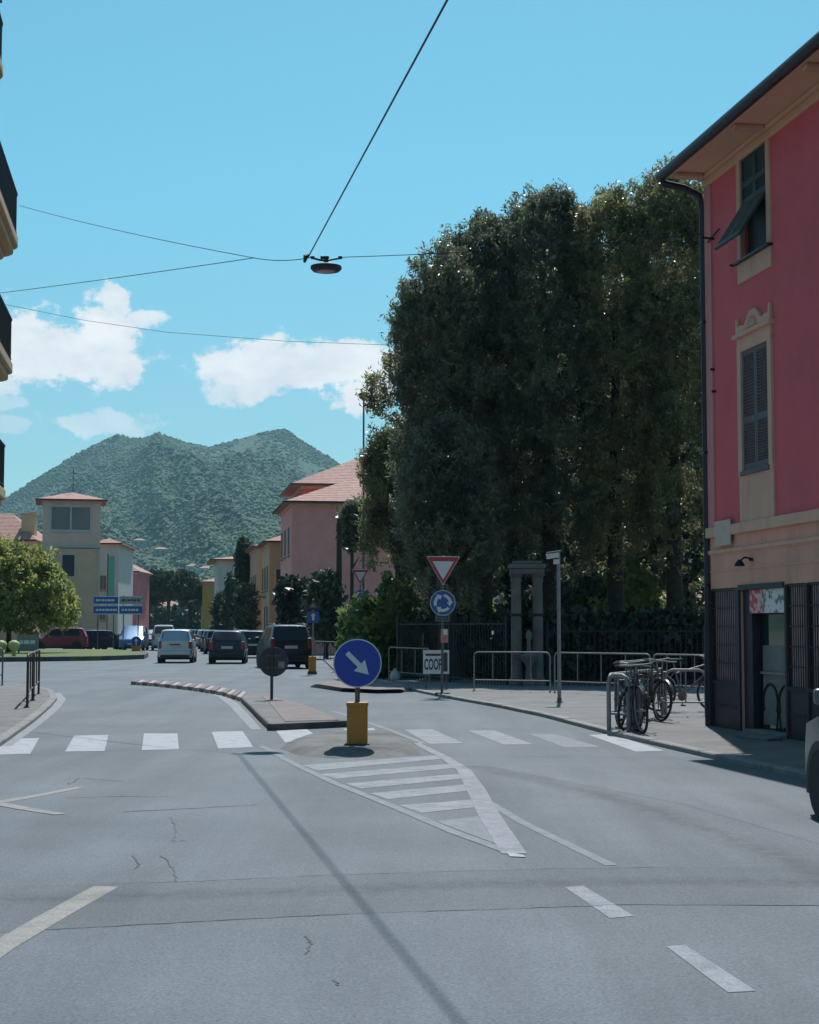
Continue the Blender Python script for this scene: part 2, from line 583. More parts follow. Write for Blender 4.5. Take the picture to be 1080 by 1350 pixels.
def copy_tree(o, parent=None):
    c = o.copy(); COL.objects.link(c); c.parent = parent
    for ch in [x for x in o.children]:
        copy_tree(ch, c)
    return c


def circle(r, n=40, cx=0, cz=0):
    return [(cx + r * math.cos(2 * math.pi * k / n), cz + r * math.sin(2 * math.pi * k / n)) for k in range(n)]


def rounded(poly, rad, n=4):
    out = []
    m_ = len(poly)
    for i in range(m_):
        p = Vector(poly[i]); a = Vector(poly[i - 1]); b = Vector(poly[(i + 1) % m_])
        da, db = (a - p), (b - p)
        ra = min(rad, da.length * .45, db.length * .45)
        p0, p1 = p + da.normalized() * ra, p + db.normalized() * ra
        for k in range(n + 1):
            t = k / n
            out.append(tuple(p0 * (1 - t) ** 2 + p * 2 * t * (1 - t) + p1 * t * t))
    return out


# ------------------------------------------------------------------ the setting: ground, road, pavements
def flat(name, poly, z, mat, parent=None):
    me = bpy.data.meshes.new(name)
    me.from_pydata([(p[0], p[1], z) for p in poly], [], [tuple(range(len(poly)))])
    bm = bmesh.new(); bm.from_mesh(me)
    for f in bm.faces:
        f.normal_update()
        if f.normal.z < 0: f.normal_flip()
    bmesh.ops.triangulate(bm, faces=bm.faces)
    bm.to_mesh(me); bm.free()
    return link(name, me, mat, parent)


ground = flat('ground', [(-3400, -300), (3400, -300), (3400, 3600), (-3400, 3600)], -.04, M_GROUND)
tag(ground, kind='structure')
road = flat('road', [(-80, -30), (40, -30), (40, 140), (-9.5, 118), (-11.2, 130), (-62, 460), (-74, 460), (-32, 150), (-80, 150)], 0.0, M_ASPH)
tag(road, kind='structure')


def marking(name, pxs, mat, z=.0025):
    return flat(name, [G(*p) for p in pxs], z, mat, road)


def ribbon(name, pts, width, mat, z=.0025, parent=None, jag=0., soft=False):
    pts = [Vector((p[0], p[1], 0)) for p in pts]
    ws = width if isinstance(width, (list, tuple)) else [width] * len(pts)
    # resample
    dense, dw = [], []
    for i in range(len(pts) - 1):
        k = 8
        for j in range(k):
            t = j / k
            dense.append(pts[i].lerp(pts[i + 1], t)); dw.append(ws[i] * (1 - t) + ws[i + 1] * t)
    dense.append(pts[-1]); dw.append(ws[-1])
    vs, fs, at = [], [], []
    for i, p in enumerate(dense):
        t = (dense[min(i + 1, len(dense) - 1)] - dense[max(i - 1, 0)]).normalized()
        nrm = Vector((-t.y, t.x, 0))
        q = p + nrm * random.uniform(-jag, jag)
        w = dw[i] * (random.uniform(.4, 1.3) if jag else 1)
        for s in (-.5, 0, .5):
            vs.append((q.x + nrm.x * w * s, q.y + nrm.y * w * s, z)); at.append(0. if s else 1.)
    for i in range(len(dense) - 1):
        for k in range(2):
            fs.append((i * 3 + k, i * 3 + k + 1, i * 3 + k + 4, i * 3 + k + 3))
    me = bpy.data.meshes.new(name)
    me.from_pydata(vs, [], fs)
    a = me.attributes.new('edge', 'FLOAT', 'POINT')
    a.data.foreach_set('value', at)
    for p in me.polygons:
        if p.normal.z < 0: p.flip()
    return link(name, me, mat, parent or road)


# zebra crossing: one stripe each
for q in ([(-12, 975), (52, 973), (40, 994), (-40, 996)], [(98, 970), (143, 969), (138, 990), (86, 991)],
          [(190, 967), (234, 967), (236, 988), (187, 989)], [(279, 965), (320, 964), (334, 985), (288, 987)],
          [(364, 963), (404, 961), (420, 972), (376, 979)],
          [(452, 961), (492, 960), (508, 972), (474, 976)]):
    marking('crossing_stripe', q, M_PAINT)
for q, m_ in (([(533, 962), (570, 961.5), (612, 980), (566, 981)], M_PAINT_WORN), ([(616, 963), (652, 963), (704, 981.5), (664, 982)], M_PAINT_WORN),
              ([(698, 968), (732, 968), (792, 985), (745, 986)], M_PAINT_FAINT), ([(776, 969), (806, 968), (876, 990), (838, 991)], M_PAINT)):
    marking('crossing_stripe', q, m_)
# hatched triangle in front of the splitter island
for q, m_ in (([(398, 1009), (573, 996), (590, 1000), (418, 1016)], M_PAINT_WORN), ([(422, 1021), (596, 1007), (609, 1012), (443, 1027)], M_PAINT_WORN),
              ([(455, 1033), (610, 1020), (618, 1026), (476, 1040)], M_PAINT_WORN), ([(488, 1046), (618, 1034), (624, 1042), (512, 1054)], M_PAINT_WORN),
              ([(526, 1062), (627, 1054), (632, 1064), (556, 1072)], M_PAINT_WORN), ([(575, 1083), (641, 1075), (664, 1109), (652, 1112)], M_PAINT_FAINT)):
    marking('hatch_stripe', q, m_)
ribbon('hatch_border', [G(*p) for p in ((548, 980), (585, 998), (612, 1016), (628, 1042), (645, 1075), (678, 1126))],
       [.12, .13, .16, .19, .19, .18], M_PAINT_WORN, .0045)
ribbon('hatch_border', [G(*p) for p in ((345, 984), (385, 1006), (440, 1032), (520, 1064), (600, 1098), (672, 1124))], .10, M_PAINT_FAINT, .0038)
marking('hatch_tip', [(668, 1124), (690, 1128), (694, 1131), (672, 1130)], M_PAINT, .006)
ribbon('edge_line', [G(*p) for p in ((645, 1058), (690, 1085), (806, 1141))], .09, M_PAINT_FAINT)
marking('lane_dash', [(745, 1170), (769, 1168), (836, 1208), (804, 1211)], M_PAINT_WORN)
marking('lane_dash', [(878, 1248), (903, 1246), (997, 1307), (960, 1309)], M_PAINT_WORN)
ribbon('lane_line', [G(*p) for p in ((-60, 1290), (0, 1249), (70, 1208), (140, 1169))], .16, M_PAINT_YELLOW)
ribbon('chevron_line', [G(*p) for p in ((-8, 1059), (50, 1049), (106, 1038))], [.15, .13, .1], M_PAINT_YELLOW)
ribbon('chevron_line', [G(*p) for p in ((-20, 1056), (30, 1066), (80, 1074))], [.15, .14, .12], M_PAINT_YELLOW, .0045)
ribbon('edge_line', [G(*p) for p in ((8, 984), (45, 957), (70, 936), (80, 922), (74, 914))], [.14, .16, .2, .25, .2], M_PAINT_WORN, .0037)
ribbon('edge_line', [G(*p) for p in ((338, 962), (322, 944), (308, 929), (294, 919), (272, 912))], [.16, .2, .22, .22, .15], M_PAINT_WORN, .0037)
ribbon('edge_line', [G(*p) for p in ((560, 981), (520, 965), (480, 951), (440, 938))], .1, M_PAINT_FAINT, .0036)
# cracks, seams, tyre mark, manhole
ribbon('tyre_mark', [G(*p) for p in ((-100, 1190), (150, 1182), (400, 1176), (640, 1165), (900, 1162), (1150, 1165))], .5, M_TYRE_MARK, .0065, soft=True).data.materials[0] = stain_mat('seam_stain', (.10, .11, .12), .25)
ribbon('tyre_mark', [G(*p) for p in ((620, 1010), (720, 1030), (840, 1060), (980, 1110), (1150, 1180))], .5, M_TYRE_MARK, .0065, soft=True).data.materials[0] = MATS.setdefault('st2', stain_mat('traffic_stain', (.12, .125, .14), .28))
flat('asphalt_patch', [G(*p) for p in ((-200, 1240), (60, 1226), (460, 1205), (820, 1193), (1250, 1195), (1250, 1142), (900, 1143), (560, 1150), (150, 1165), (-200, 1172))], .0010, asphalt('asphalt_patched', .9), road)
flat('asphalt_patch', [G(*p) for p in ((640, 1010), (760, 1004), (1010, 1062), (1180, 1120), (1180, 1142), (900, 1060))], .0013, asphalt('asphalt_older', 1.06), road)
ribbon('crack', [G(*p) for p in ((150, 1165), (235, 1163), (310, 1160), (420, 1154), (560, 1150), (700, 1146), (900, 1143))], .010, M_CRACK, .0032, jag=.012)
ribbon('crack', [G(*p) for p in ((60, 1226), (170, 1220), (270, 1215), (380, 1209), (460, 1205))], .010, M_CRACK, .0032, jag=.012)
ribbon('crack', [G(*p) for p in ((560, 1202), (680, 1198), (820, 1193), (1100, 1194))], .010, M_CRACK, .0032, jag=.012)
ribbon('crack', [G(*p) for p in ((90, 1052), (160, 1050), (230, 1051))], .02, M_CRACK, .0032, jag=.02)
ribbon('crack', [G(*p) for p in ((160, 1071), (250, 1066), (340, 1061))], .02, M_CRACK, .0032, jag=.02)
ribbon('crack', [G(*p) for p in ((90, 1034), (105, 1026), (160, 1030))], .016, M_CRACK, .0032, jag=.02)
for pts in (((226, 1078), (232, 1095), (228, 1110), (246, 1108)), ((175, 1128), (184, 1140), (178, 1146)), ((210, 1128), (222, 1135), (228, 1146), (234, 1163)),
            ((402, 1234), (410, 1243), (404, 1258)), ((440, 1292), (446, 1300))):
    ribbon('crack', [G(*p) for p in pts], .012, M_CRACK, .0032, jag=.01)
# right pavement: kerb follows the bend, then runs parallel to the shop front
CORNER = G(940, 957, .06)
FD = Vector((.171, -1, 0)).normalized()      # along the facade, towards the camera
FN = Vector((-FD.y * -1, 0, 0))
FN = Vector((-1, -.171, 0)).normalized()     # outward
KW = 1.93
edge_px = [(428, 872), (440, 884), (470, 892), (510, 901), (560, 914), (600, 922), (660, 932.5), (720, 945), (762, 956), (806, 968)]
edge = [G(p[0], p[1], .0) for p in edge_px]
k0 = CORNER + FD * 4.6 + FN * KW
k1 = CORNER + FD * 40 + FN * KW
edge_full = edge + [k0, k1]
pv = [(p.x, p.y) for p in edge_full] + [(40, -14), (60, 60), (40, 130), (-4.5, 110)]
def pavement(name, poly, z1, mat):
    b = MB(); b.prism(poly, -.03, z1)
    me = b.mesh(name)
    bm = bmesh.new(); bm.from_mesh(me); bmesh.ops.triangulate(bm, faces=[f for f in bm.faces if len(f.verts) > 4]); bm.to_mesh(me); bm.free()
    return link(name, me, mat)
pave_r = tag(pavement('pavement', pv, .060, M_PAVE), kind='structure')


def kerb_stones(path, parent, mat, w=.16, z0=-.02, z1=.068, step=1.0, name='kerb_stone', alt=None, inset=0):
    pts = [Vector((p[0], p[1], 0)) for p in path]
    seg = [(pts[i + 1] - pts[i]).length for i in range(len(pts) - 1)]
    tot = sum(seg)
    n = max(1, int(tot / step))

    def at(d):
        for i, s in enumerate(seg):
            if d <= s or i == len(seg) - 1:
                return pts[i].lerp(pts[i + 1], max(0, min(1, d / s)))
            d -= s
    for i in range(n):
        a, b = at(tot * i / n), at(tot * (i + 1) / n)
        t = (b - a).normalized(); nr = Vector((-t.y, t.x, 0))
        a2, b2 = a + t * .006, b - t * .006
        m_ = MB()
        z = z1 + random.uniform(-.004, .004)
        m_.prism([(a2 - nr * w / 2)[:2], (b2 - nr * w / 2)[:2], (b2 + nr * w / 2)[:2], (a2 + nr * w / 2)[:2]], z0, z)
        m_.build(name, (alt[i % len(alt)] if alt else mat), parent, bevel=.012, segs=1)


kerb_stones([(p.x, p.y) for p in edge_full[2:11]] + [(CORNER + FD * 14 + FN * KW)[:2]], pave_r, M_KERB, step=1.0)

# left pavement
lp = [G(p[0], p[1], .06) for p in ((-60, 1012), (0, 974), (40, 947), (62, 929), (71, 919), (66, 910), (40, 904), (0, 901), (-160, 899))]
pv = [(p.x, p.y) for p in lp] + [(-40, 46), (-40, 4), (-9, 4)]
pave_l = tag(pavement('pavement', pv, .060, M_PAVE), kind='structure')
kerb_stones([(p.x, p.y) for p in lp[:8]], pave_l, M_KERB, step=.9)

# long splitter island
isl = empty('splitter_island', G(400, 940), 0)
tag(isl, 'long curved splitter island with kerb and brownish paved top', 'traffic island')
def rel(o, ps):
    return [(p[0] - o.location.x, p[1] - o.location.y) for p in ps]
left_e = [G(p[0], p[1], .11) for p in ((355, 953.6), (342, 942), (330, 930), (318, 919))]
right_e = [G(p[0], p[1], .11) for p in ((326, 912), (352, 915), (386, 923), (420, 935), (457, 949))]
body = left_e + right_e
b = MB(); b.prism(rel(isl, body), -.02, .11)
b.build('kerb_body', M_PAVE, isl, bevel=.03)
inner = [G(p[0], p[1], .115) for p in ((376, 951), (355, 926), (345, 918), (356, 917), (386, 925), (418, 936), (446, 949))]
b = MB(); b.prism(rel(isl, inner), .09, .118)
b.build('paved_top', M_BRICKPAVE, isl)
# black front kerb
fr = [G(p[0], p[1], .0) for p in ((355, 963), (457, 958))]
b = MB(); d_ = (fr[1] - fr[0]).normalized(); n_ = Vector((d_.y, -d_.x, 0))
b.prism(rel(isl, [fr[0] - d_ * .05, fr[1], fr[1] - n_ * -.12, fr[0] - n_ * -.12]), -.02, .105)
b.build('front_kerb', M_KERB_DARK, isl, bevel=.01)
# tail of crosswise kerb blocks, pale and red-brown
tl = [G(p[0], p[1], .10) for p in ((318, 919), (292, 911.5), (262, 906.5), (232, 903), (202, 900), (172, 898))]
tr_ = [G(p[0], p[1], .10) for p in ((326, 912), (300, 907), (270, 902.5), (240, 899.5), (208, 897), (178, 895.5))]
def along(pts, t):
    x = t * (len(pts) - 1); i = min(int(x), len(pts) - 2)
    return pts[i].lerp(pts[i + 1], x - i)
NT = 20
for i in range(NT):
    t0, t1 = i / NT + .004, (i + 1) / NT - .004
    q = [along(tl, t0), along(tl, t1), along(tr_, t1), along(tr_, t0)]
    b = MB(); b.prism(rel(isl, q), -.02, .10 if i % 2 else .094)
    b.build('kerb_block', M_PALEKERB if i % 2 == 0 else M_REDKERB, isl, bevel=.01, segs=1)

# nose island: low asphalt-and-concrete mound carrying the keep-right sign
def mound(name, outer_px, inner_px, h, mat, label, cat):
    oc = [G(p[0], p[1], 0) for p in outer_px]
    ic = [G(p[0], p[1], h) for p in inner_px]
    n = len(oc)
    c = sum(oc, Vector()) / n
    vs, fs = [], []
    rings = 4
    for j in range(rings + 1):
        t = j / rings
        for i in range(n):
            p = oc[i].lerp(ic[i], t)
            z = -.01 + (h + .01) * math.sin(t * math.pi / 2) + (random.uniform(-.012, .012) if 0 < j else 0)
            vs.append((p.x - c.x, p.y - c.y, z))
    for j in range(rings):
        for i in range(n):
            fs.append((j * n + i, j * n + (i + 1) % n, (j + 1) * n + (i + 1) % n, (j + 1) * n + i))
    fs.append(tuple(rings * n + i for i in range(n)))
    b = MB(); b.add(vs, fs)
    o = b.build(name, mat, None, smooth=50)
    o.location = (c.x, c.y, 0)
    return tag(o, label, cat)
mound('nose_island', ((366, 987), (384, 977), (408, 970), (455, 967), (500, 966), (535, 974), (556, 986), (556, 995), (510, 999), (440, 1000.5), (395, 997)),
      ((398, 977), (408, 971), (426, 966), (456, 963), (492, 963), (514, 967), (528, 974), (524, 980), (500, 983), (446, 984), (414, 982)), .10,
      pm('mound_concrete', (.145, .145, .145), .92, var=.3, scale=2.2, bump=.5, bscale=40, world=True, dirt=((.06, .06, .062), 1.4, .48, .66, .85)),
      'low grey concrete nose island carrying the keep-right sign', 'traffic island')
mound('side_island', ((408, 906), (430, 899), (470, 900), (515, 903), (548, 907), (535, 912), (500, 912.5), (450, 911)),
      ((420, 902), (432, 898), (470, 899), (512, 902), (536, 905), (528, 908.5), (498, 909), (452, 907)), .10, M_BRICKPAVE,
      'flat brownish island at the roundabout exit before the park pavement', 'traffic island')
# planted strip on the left of the roundabout
gp = [G(p[0], p[1], 0) for p in ((-150, 874), (60, 872), (130, 871), (186, 869), (193, 866), (186, 863), (150, 860.5), (-150, 858))]
b = MB(); b.prism([(p.x, p.y) for p in gp], -.03, .22)
grass_o = tag(b.build('grass_strip', M_GRASS), kind='structure')
kerb_stones([(p.x, p.y) for p in gp[:6]], grass_o, M_KERB_DARK, w=.3, z1=.235, step=3.5)
# park ground behind the barriers
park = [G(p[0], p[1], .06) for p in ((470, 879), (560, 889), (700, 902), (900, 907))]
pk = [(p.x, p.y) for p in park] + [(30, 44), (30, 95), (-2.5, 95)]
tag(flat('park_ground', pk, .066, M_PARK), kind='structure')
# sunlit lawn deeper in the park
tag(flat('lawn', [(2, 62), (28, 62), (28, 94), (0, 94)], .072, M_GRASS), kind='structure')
# ------------------------------------------------------------------ mountain and its forest
rng = np.random.default_rng(11)


def vnoise(x, y, seed=0):
    """smooth 2-D value noise on arrays"""
    xi, yi = np.floor(x).astype(np.int64), np.floor(y).astype(np.int64)
    xf, yf = x - xi, y - yi
    u, v = xf * xf * (3 - 2 * xf), yf * yf * (3 - 2 * yf)

    def h(a, b):
        n = (a * 374761393 + b * 668265263 + seed * 1442695041) & 0x7fffffff
        n = ((n ^ (n >> 13)) * 1274126177) & 0x7fffffff
        return ((n ^ (n >> 16)) & 0xffff) / 65535.0
    return (h(xi, yi) * (1 - u) + h(xi + 1, yi) * u) * (1 - v) + (h(xi, yi + 1) * (1 - u) + h(xi + 1, yi + 1) * u) * v


def fbm(x, y, o=4, seed=0, ridged=False):
    s, a, t = 0, 1., 0.
    for i in range(o):
        n = vnoise(x * 2 ** i, y * 2 ** i, seed + i)
        if ridged: n = 1 - np.abs(2 * n - 1)
        s = s + a * n; t += a; a *= .5
    return s / t


RIDGE = 2600.
SKY_PX = [(-1400, 745), (-900, 720), (-600, 745), (-300, 742), (-100, 705), (0, 665), (50, 632), (90, 607), (130, 585), (152, 574), (168, 579), (188, 580), (205, 572), (240, 583),
          (275, 590), (310, 579), (345, 569), (374, 563), (400, 581), (445, 608), (500, 645), (600, 700), (760, 735), (1000, 715), (1400, 740), (2200, 720)]
sk_az = np.array([math.atan((p[0] - 540) / F) for p in SKY_PX])
sk_h = np.array([(829 - p[1]) / F for p in SKY_PX])


def hill_h(az, r):
    hr = np.interp(az, sk_az, sk_h) * RIDGE
    t = np.clip((r - 850) / (RIDGE - 850), 0, 1)
    shape = t ** 1.55
    back = np.clip((r - RIDGE) / 500, 0, 1)
    z = hr * shape * (1 - .8 * back)
    x, y = r * np.sin(az), r * np.cos(az)
    # spurs and gullies falling away from the ridge
    g = fbm(x / 210 + y / 900, y / 620 - x / 1500, 4, 5, True) - .62
    z = z + g * 230 * np.clip(t * 3.2, 0, 1) * np.clip((1 - t) * 3.0, 0, 1) ** 1.0
    z = z + (fbm(x / 60, y / 90, 3, 9) - .5) * 10 * np.clip(t * 4, 0, 1) * np.clip((1 - t) * 8, 0, 1)
    return z - 4 * (1 - np.clip(t * 12, 0, 1))


def grid_mesh(name, az, rr, mat):
    A, Rr = np.meshgrid(az, rr)
    Z = hill_h(A, Rr)
    X, Y = Rr * np.sin(A), Rr * np.cos(A)
    co = np.stack([X, Y, Z], -1).reshape(-1, 3).astype(np.float32)
    na, nr = len(az), len(rr)
    i = np.arange(nr - 1)[:, None] * na + np.arange(na - 1)[None, :]
    fa = np.stack([i, i + 1, i + na + 1, i + na], -1).reshape(-1, 4)
    return np_mesh(name, co, fa, mat, smooth=True)


def np_mesh(name, co, fa, mat, smooth=False):
    k = fa.shape[1]
    me = bpy.data.meshes.new(name)
    me.vertices.add(len(co)); me.loops.add(fa.size); me.polygons.add(len(fa))
    me.vertices.foreach_set('co', co.astype(np.float32).ravel())
    me.loops.foreach_set('vertex_index', fa.astype(np.int32).ravel())
    me.polygons.foreach_set('loop_start', np.arange(0, fa.size, k, dtype=np.int32))
    if smooth:
        me.polygons.foreach_set('use_smooth', np.ones(len(fa), dtype=bool))
    me.update()
    me.materials.append(mat)
    return me


hill = link('mountain', grid_mesh('mountain', np.linspace(-.62, .62, 420), np.concatenate([np.linspace(850, 2600, 180), np.linspace(2630, 3200, 16)]), M_HILL), None)
tag(hill, kind='structure')


def domes(name, pos, rad, mat):
    """one low tree crown per point: an uneven 13-vertex dome"""
    n = len(pos)
    base = []
    for (zz, rr_, k, off) in ((0.0, .9, 5, 0), (.8, .85, 5, .6)):
        for j in range(k):
            a = 2 * math.pi * j / k + off
            base.append((math.cos(a) * rr_, math.sin(a) * rr_, zz))
    base.append((0, 0, 1.35))
    base = np.array(base)
    fs = []
    for lv in range(1):
        o = lv * 5
        for j in range(5):
            a, b_, c, d = o + j, o + (j + 1) % 5, o + 5 + j, o + 5 + (j + 1) % 5
            fs += [(a, b_, c), (b_, d, c)]
    for j in range(5): fs.append((5 + j, 5 + (j + 1) % 5, 10))
    fs = np.array(fs)
    m_ = len(base)
    jit = 1 + rng.uniform(-.32, .32, (n, m_, 3))
    sz = rad[:, None, None] * np.stack([np.ones(n), np.ones(n), rng.uniform(.55, 1.0, n)], -1)[:, None, :]
    co = pos[:, None, :] + base[None] * jit * sz
    fa = (fs[None] + (np.arange(n) * m_)[:, None, None]).reshape(-1, 3)
    return np_mesh(name, co.reshape(-1, 3), fa, mat)


n_t = 85000
az = rng.uniform(-.31, .02, n_t)
r_ = 900 + (2600 - 900) * rng.random(n_t) ** .85
x_, y_ = r_ * np.sin(az), r_ * np.cos(az)
dens = fbm(x_ / 130, y_ / 220, 4, 21)
keep = dens + rng.uniform(-.12, .12, n_t) > .36
az, r_, dens = az[keep], r_[keep], dens[keep]
az2 = rng.uniform(-.6, .6, 5000); r2 = 900 + 1700 * rng.random(5000)
az, r_ = np.concatenate([az, az2]), np.concatenate([r_, r2])
pos = np.stack([r_ * np.sin(az), r_ * np.cos(az), hill_h(az, r_) - 1.0], -1)
rad = rng.uniform(1.5, 3.1, len(az)) * (.8 + .5 * rng.random(len(az)))
forest = link('forest', domes('forest', pos, rad, M_FOREST), None)
tag(forest, kind='stuff')

# air between here and the mountain
b = MB(); b.bounds(-3450, 3450, -350, 3650, -7.0, 420)
haze = b.build('haze', None)
hm = bpy.data.materials.new('haze_air'); hm.use_nodes = True
hm.node_tree.nodes.clear()
vo = hm.node_tree.nodes.new('ShaderNodeVolumePrincipled')
vo.inputs['Color'].default_value = (.44, .80, .96, 1)
vo.inputs['Density'].default_value = .00010
vo.inputs['Anisotropy'].default_value = .2
mo = hm.node_tree.nodes.new('ShaderNodeOutputMaterial')
hm.node_tree.links.new(vo.outputs[0], mo.inputs['Volume'])
haze.data.materials.append(hm)
tag(haze, 'pale blue haze in the air between street and mountain', 'haze', kind='stuff')

# ------------------------------------------------------------------ trees
def leaf_cloud(name, lumps, n_cl, per, size, mat, cl_r=.5, up=.3, aspect=1.9, inner=.25, seed=1, parent=None, thin=None, tri=False):
    """lumps: (cx,cy,cz,rx,ry,rz). Leaves gathered in tufts over the lumps' skin, plus sparse inner ones."""
    g = np.random.default_rng(seed)
    L_ = np.array(lumps, float)
    area = (L_[:, 3] * L_[:, 4] + L_[:, 3] * L_[:, 5] + L_[:, 4] * L_[:, 5])
    idx = g.choice(len(L_), n_cl, p=area / area.sum())
    d = g.normal(size=(n_cl, 3)); d /= np.linalg.norm(d, axis=1)[:, None]
    if tri:      # shoots stand on the upper side of each clump, its underside stays hollow
        fl = (d[:, 2] < -.15) & (g.random(n_cl) < .8)
        d[fl, 2] *= -1
    rad = np.where(g.random(n_cl) < inner, g.uniform(.35, .8, n_cl), g.uniform(.8, 1.08, n_cl))
    c = L_[idx, :3] + d * L_[idx, 3:] * rad[:, None]
    # drop tufts buried deep in another lump
    ok = np.ones(n_cl, bool)
    for q in L_:
        e = np.linalg.norm((c - q[:3]) / q[3:], axis=1)
        ok &= ~((e < .55) & (g.random(n_cl) < .75))
    if tri:
        ok &= ~((d[:, 1] > .35) & (g.random(n_cl) < .6))
    c, d = c[ok], d[ok]
    if thin is not None:
        k = thin(c); c, d = c[k], d[k]
    n = len(c)
    # each tuft: leaves round a short upright-outward axis
    ax = d * .7 + np.array([0, 0, up]) + g.normal(size=(n, 3)) * .25
    ax /= np.linalg.norm(ax, axis=1)[:, None]
    tl_ = cl_r * g.uniform(.5, 1.25, n)
    pos = c[:, None, :] + ax[:, None, :] * (tl_[:, None] * g.uniform(-.4, 1.0, (n, per)))[..., None] + g.normal(size=(n, per, 3)) * (cl_r * .33)
    pos = pos.reshape(-1, 3)
    m_ = len(pos)
    dirv = np.repeat(ax, per, 0) * .6 + g.normal(size=(m_, 3)) * .75 + np.array([0, 0, .1])
    dirv /= np.linalg.norm(dirv, axis=1)[:, None]
    sd_ = np.cross(dirv, g.normal(size=(m_, 3))); sd_ /= np.linalg.norm(sd_, axis=1)[:, None] + 1e-9
    s = size * g.uniform(.55, 1.3, m_)[:, None]
    a = pos - dirv * s * .5 * aspect
    b_ = pos + dirv * s * .5 * aspect
    nrm = np.cross(dirv, sd_)
    l1 = pos + sd_ * s * .5 + nrm * s * .12
    l2 = pos - sd_ * s * .5 + nrm * s * .12
    if tri:
        co = np.stack([a, l1 + sd_ * s * .12, b_], 1).reshape(-1, 3)
        fa = np.arange(m_ * 3).reshape(-1, 3)
    else:
        co = np.stack([a, l1, b_, l2], 1).reshape(-1, 3)
        fa = np.arange(m_ * 4).reshape(-1, 4)
    return link(name, np_mesh(name, co, fa, mat), None, parent)


def branchy(b, p0, d, L, r, depth, g):
    pts, rs = [Vector(p0)], [r]
    p = Vector(p0); dd = Vector(d).normalized()
    for i in range(4):
        dd = (dd + Vector((g.uniform(-.18, .18), g.uniform(-.18, .18), g.uniform(-.02, .16)))).normalized()
        p = p + dd * L / 4
        pts.append(p.copy()); rs.append(r * (1 - .16 * (i + 1)))
    b.tube(pts, rs, 7)
    if depth > 0:
        for k in range(3):
            q = pts[g.randint(2, 4)]
            nd = (dd + Vector((g.uniform(-.9, .9), g.uniform(-.9, .9), g.uniform(.0, .5)))).normalized()
            branchy(b, q, nd, L * g.uniform(.55, .75), r * .42, depth - 1, g)


def tree(name, base, trunk_h, trunk_r, lumps, label, cat, leaf, n_cl, per, size, group=None, seed=1, lean=(0, 0), **kw):
    t = empty(name, base, 0, label, cat, group)
    g = random.Random(seed)
    b = MB()
    b.tube([(0, 0, -.1), (0, 0, .25), (lean[0] * .5, lean[1] * .5, trunk_h * .5), (lean[0], lean[1], trunk_h)],
           [trunk_r * 1.5, trunk_r * 1.12, trunk_r * .92, trunk_r * .75], 10)
    for k in range(5):
        a = 2 * math.pi * k / 5 + g.uniform(-.4, .4)
        branchy(b, (lean[0], lean[1], trunk_h * g.uniform(.75, 1.0)), (math.cos(a) * .6, math.sin(a) * .6, 1), min(trunk_h, (max(l[2] for l in lumps) - trunk_h) * .55 + .2) * .8, trunk_r * .5, 0, g)
    b.build('trunk', M_BARK, t, smooth=60)
    leaf_cloud('crown', lumps, n_cl, per, size, leaf, seed=seed, parent=t, **kw)
    return t


def lumpy(w, dpt, z0, z1, n, seed, lo=.22, hi=.36, taper=.5):
    """random overlapping lumps filling an upright crown of half width w, half depth dpt"""
    g = random.Random(seed)
    out = []
    for i in range(n):
        f = i / (n - 1)
        z = z0 + (z1 - z0) * (f * .84 + .08)
        env = math.sin(math.pi * min(1, .16 + .80 * f)) ** .5
        env *= (1 - taper * max(0, f - .5))
        a = g.uniform(0, 2 * math.pi); rr2 = math.sqrt(g.random()) * .78
        r = (z1 - z0) * g.uniform(lo, hi) * .5
        out.append((math.cos(a) * rr2 * w * env, math.sin(a) * rr2 * dpt * env, z, min(r, w) * g.uniform(.75, 1.05), min(r, dpt) * g.uniform(.75, 1.05), r * g.uniform(1.0, 1.5)))
    return out


PT = 'evergreen trees massed in the park'


def at_base_(px, Y, z=.064):
    p = P(px, 829, Y); p.z = z
    return p


def crown_shell(w, dpt, z0, z1, n, seed, r0=.8, r1=1.5, top=.62, lean=2.3):
    """lump centres spread over the skin of an upright crown, its side away from the street left thinner"""
    g = random.Random(seed)
    out = []
    while len(out) < n:
        f = g.random() ** .85
        prof = (1 - max(0, (f - top) / (1 - top)) ** 2.2) ** .5 if f > top else (.72 + .28 * min(1, f / .35))
        a = g.uniform(0, 2 * math.pi)
        if math.sin(a) > .15 and g.random() < .9: continue
        r = g.uniform(r0, r1)
        q = max(.05, 1 - r / max(w, .1) * .75) * g.uniform(.8, 1.08)
        dy = dpt * (lean if f < .42 else lean * (1 - .93 * (f - .42) / .58))          # the crown steps back as it rises
        out.append((math.cos(a) * w * prof * q, math.sin(a) * dy * q, z0 + r * .5 + (z1 - z0 - 1.6 * r) * f, r, r, r * g.uniform(1.0, 1.5)))
    out.append((0, 0, z1 - r0 * 1.3, r0, r0, r0 * 1.3))
    return out


